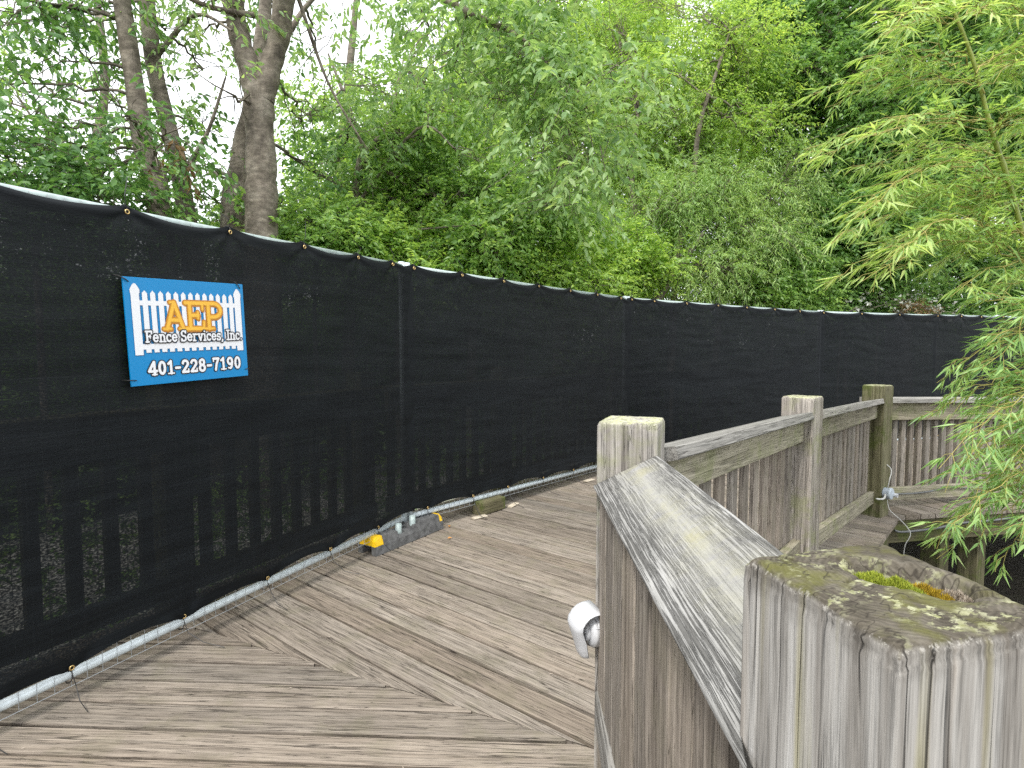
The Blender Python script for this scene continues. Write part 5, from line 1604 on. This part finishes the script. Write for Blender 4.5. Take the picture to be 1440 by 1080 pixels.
lp = []
for i, nt in ((1, 420), (2, 420), (3, 260)):
    a, b = Vector(J[i]), Vector(J[i + 1]); d = (b - a).normalized(); nn = Vector((-d.y, d.x)); L = (b - a).length
    tt = rng.uniform(0, L, nt); oo = rng.uniform(0.5, 1.5, nt)
    C = np.column_stack([a.x + d.x * tt + nn.x * oo, a.y + d.y * tt + nn.y * oo, rng.uniform(-0.5, 0.35, nt)])
    C = C[fbm(C[:, 0] * 2.2, C[:, 1] * 2.2, seed=19) > -0.12]
    lp.append(twig_leaves(C, rng.normal(0, 1, (len(C), 3)) + [0, 0, .6], np.full(len(C), .25), 9, 0.07, 0.45, 0.5, 0.75))
V, F = merge(lp)
tag(mobj("ground_cover", npmesh("ground_cover", V, F), G_MID), "low leafy ground cover behind the old railing", "ground cover", kind='stuff')

# ------------------------------------------------------------------ bamboo at the right
CULM = plain("bamboo_culm", (0.22, 0.26, 0.05), 0.4, 0, 0.4, 0.25, 14)
TWIGM = plain("bamboo_twig", (0.34, 0.30, 0.09), 0.5, 0, 0.3, 0.2, 20)


def bamboo(label, culm_pts, sprays, seed, group="bamboo stems at the right", lmat=None, lsc=1.0):
    r_ = random.Random(seed)
    root = empty("bamboo", culm_pts[0][:3], label, "bamboo", group)
    rp = smooth_path([p[:3] for p in culm_pts], 7)
    PP = np.array([list(p) for p in rp])
    rs = np.interp(np.linspace(0, 1, len(rp)), np.linspace(0, 1, len(culm_pts)), [p[3] for p in culm_pts])
    rs = rs * np.where(np.arange(len(rs)) % 3 == 0, 1.18, 1.0)
    mobj("culm", npmesh("culm", *tube_np(PP, rs, 9), True), CULM, root)
    tw, lv = [], []
    LP, LD, LN, LL = [], [], [], []
    for (s, e, sag) in sprays:
        s, e = np.array(s, float), np.array(e, float)
        m = 14
        t = np.linspace(0, 1, m)[:, None]
        P = s + (e - s) * t
        Ls = np.linalg.norm(e - s)
        P[:, 2] += sag * Ls * np.sin(t[:, 0] * np.pi)
        P += rng.normal(0, 0.008, P.shape)
        tw.append(tube_np(P, np.linspace(0.0032, 0.0012, m), 4))
        T = unit(np.gradient(P, axis=0))
        nside = max(6, int(Ls / 0.037))
        for k in range(nside):
            u = 0.12 + 0.88 * (k + rng.random()) / nside
            i = min(int(u * (m - 1)), m - 1)
            p = P[i]; d = T[i]
            sd_ = unit(np.cross(d, [0, 0, 1.0])) * (1 if k % 2 else -1)
            td = unit(d * rng.uniform(0.5, 1.1) + sd_ * rng.uniform(0.3, 1.0) + np.array([0, 0, rng.uniform(-0.45, 0.45)]))
            tl = rng.uniform(0.06, 0.20) * (1.15 - 0.5 * u)
            q_ = np.stack([p, p + td * tl * .5 + [0, 0, .006], p + td * tl - [0, 0, .012]])
            tw.append(tube_np(q_, [0.0014, 0.0011, 0.0008], 3))
            nl = int(rng.integers(4, 8))
            for j in range(nl):
                w_ = 0.35 + 0.65 * (j + 0.5) / nl
                lp = p + td * tl * w_
                ld = td * 0.9 + unit(np.cross(td, [0, 0, 1.0]) + 1e-3) * (0.75 if j % 2 else -0.75) * rng.uniform(0.2, 1.0) + rng.normal(0, 0.22, 3)
                ld[2] -= rng.uniform(0.0, 0.55)
                LP.append(lp); LD.append(ld); LN.append(np.array([0, 0, 1.0]) + rng.normal(0, 0.5, 3)); LL.append(rng.uniform(0.05, 0.098) * lsc)
    V, F = merge(tw)
    mobj("twigs", npmesh("twigs", V, F), TWIGM, root)
    LL = np.array(LL)
    V, F = leaf_arrays(np.array(LP), unit(np.array(LD)), unit(np.array(LN)), LL, LL * rng.uniform(0.11, 0.15, len(LL)), 0.1, 0.3)
    tag(mobj("foliage", npmesh("foliage", V, F), lmat or G_BAMBOO, root), kind='stuff')


YB = 2.7
def sp(a, b, Ya, Yb, sag=0.10): return (at(a[0], a[1], Ya), at(b[0], b[1], Yb), sag)
def jitter(lst, n, dx=40, dy=22, dY=0.3):
    out = []
    for (a, b, Ya, Yb, sg) in lst:
        for k in range(n):
            j = (random.uniform(-dx, dx), random.uniform(-dy, dy))
            kk = 1.0 if k == 0 else random.uniform(0.55, 1.0)
            bb = (a[0] + (b[0] - a[0]) * kk + j[0] * .4, a[1] + (b[1] - a[1]) * kk + j[1])
            out.append(sp((a[0] + (0 if k == 0 else random.uniform(-20, 30)), a[1] + random.uniform(-8, 8)), bb, Ya + random.uniform(-.05, .05), Yb + random.uniform(-dY, dY), sg + random.uniform(-.04, .04)))
    return out


c1 = [(2.78, YB, -1.1, 0.013), (*at(1500, 700, YB), 0.012), (*at(1462, 470, YB), 0.0115), (*at(1438, 367, YB), 0.011), (*at(1404, 259, YB), 0.010), (*at(1378, 193, YB), 0.009), (*at(1345, 93, YB), 0.0075), (*at(1304, 7, YB), 0.006), (*at(1262, -70, YB), 0.004)]
s1 = [((1304, 10), (1225, 25), YB, 2.6, .05), ((1325, 50), (1215, 62), YB, 2.5, .08), ((1345, 95), (1190, 110), YB, 2.6, .1), ((1358, 135), (1125, 165), YB, 2.6, .1), ((1378, 190), (1110, 212), YB, 2.55, .1),
      ((1390, 225), (1190, 235), YB, 2.9, .08), ((1404, 260), (1150, 322), YB, 2.5, .16), ((1415, 290), (1210, 300), YB, 2.8, .1), ((1428, 330), (1175, 345), YB, 2.6, .14), ((1438, 368), (1150, 392), YB, 2.5, .14), ((1320, 40), (1400, -10), YB, 2.7, .05), ((1350, 105), (1440, 60), YB, 2.7, .05), ((1380, 195), (1470, 150), YB, 2.6, .05)]
bamboo("leaning bamboo with its yellow-green stem in view and long leaf sprays reaching left", c1, jitter(s1, 3), 1)
c2 = [(3.2, 2.95, -1.1, 0.013), (*at(1530, 500, 2.95), 0.012), (*at(1500, 250, 2.95), 0.010), (*at(1450, 60, 2.95), 0.008), (*at(1410, -80, 2.95), 0.005)]
s2 = [((1450, 60), (1330, 20), 2.95, 2.9, .05), ((1470, 120), (1330, 110), 2.95, 2.8, .1), ((1490, 190), (1350, 200), 2.95, 2.8, .1), ((1500, 250), (1340, 270), 2.95, 2.9, .12), ((1505, 300), (1290, 330), 2.95, 2.8, .12), ((1515, 350), (1250, 372), 2.95, 2.8, .12), ((1520, 400), (1320, 410), 2.95, 2.7, .12), ((1440, 30), (1390, -40), 2.95, 2.8, .05), ((1460, 90), (1480, 20), 2.95, 2.8, .05)]
bamboo("bamboo rising just outside the right edge, bright upper sprays hanging into view", c2, jitter(s2, 4), 2)
c3_ = [(2.72, 2.35, -1.1, 0.012), (*at(1520, 760, 2.35), 0.011), (*at(1530, 500, 2.35), 0.010), (*at(1540, 300, 2.35), 0.008)]
s3 = [((1530, 440), (1345, 500), 2.35, 2.5, .18), ((1525, 480), (1305, 560), 2.35, 2.5, .22), ((1525, 520), (1300, 590), 2.35, 2.6, .2), ((1525, 560), (1320, 640), 2.35, 2.4, .2), ((1520, 600), (1310, 690), 2.35, 2.4, .22), ((1520, 640), (1335, 735), 2.35, 2.4, .2), ((1515, 680), (1320, 775), 2.35, 2.3, .2), ((1515, 460), (1370, 440), 2.35, 2.6, .1), ((1515, 720), (1390, 790), 2.35, 2.3, .12), ((1515, 540), (1350, 560), 2.35, 2.6, .1), ((1515, 620), (1360, 650), 2.35, 2.6, .1), ((1510, 700), (1380, 700), 2.35, 2.5, .1)]
bamboo("low bamboo drooping over the far railing at the right edge", c3_, [(a, b + np.array([0.03, 0, 0]), g) for a, b, g in jitter(s3, 4, 34, 24, .22)], 3, lmat=G_BAMLOW, lsc=0.9)

# ------------------------------------------------------------------ litter on the deck
FALL = leaf_mat("fallen_leaf_orange", [(0.22, 0.11, 0.012), (0.27, 0.17, 0.03)], 0.1)
for (x, y, a, lab) in ((-0.42, 3.63, 0.4, "small orange leaf on the boards in front of the fence foot"), (-0.435, 3.87, 1.7, "small orange leaf on the boards at the far end of the fence foot")):
    ca, sa = math.cos(a), math.sin(a)
    v = [(0, 0, 0.004), (0.014, 0.010, 0.012), (0.034, 0.0, 0.005), (0.014, -0.011, 0.010), (0.016, 0, 0.003)]
    o = MB().add(v, [(0, 4, 1), (1, 4, 2), (2, 4, 3), (3, 4, 0)]).build("fallen_leaf", FALL, None, rotz((x, y, 0.002), a))
    tag(o, lab, "fallen leaf", "orange leaves by the fence foot")
CHIP = leaf_mat("litter", [(0.14, 0.14, 0.07), (0.19, 0.19, 0.10), (0.08, 0.07, 0.03)], 0.0)
V, Fc = [], []
for _ in range(150):
    t = random.random()
    X = random.uniform(-1.7, 1.8); Yv = random.uniform(1.4, 5.6)
    if n01.dot(Vector((X, Yv))) > c01 - 0.5 or n12.dot(Vector((X, Yv))) > c12 - 0.5 or rn.dot(Vector((X, Yv))) > ledge_c - 0.2: continue
    L = random.uniform(0.005, 0.02); wd = random.uniform(0.0008, 0.002); a = random.uniform(0, 6.283)
    dx, dy = math.cos(a), math.sin(a)
    k = len(V); zz = 0.0035
    V += [(X, Yv, zz), (X + dx * L * .5 - dy * wd, Yv + dy * L * .5 + dx * wd, zz + 0.002), (X + dx * L, Yv + dy * L, zz), (X + dx * L * .5 + dy * wd, Yv + dy * L * .5 - dx * wd, zz + 0.001)]
    Fc.append((k, k + 1, k + 2, k + 3))
tag(mobj("leaf_litter", pymesh("leaf_litter", V, Fc), CHIP), "tiny dry bits scattered over the deck boards", "litter", kind='stuff')
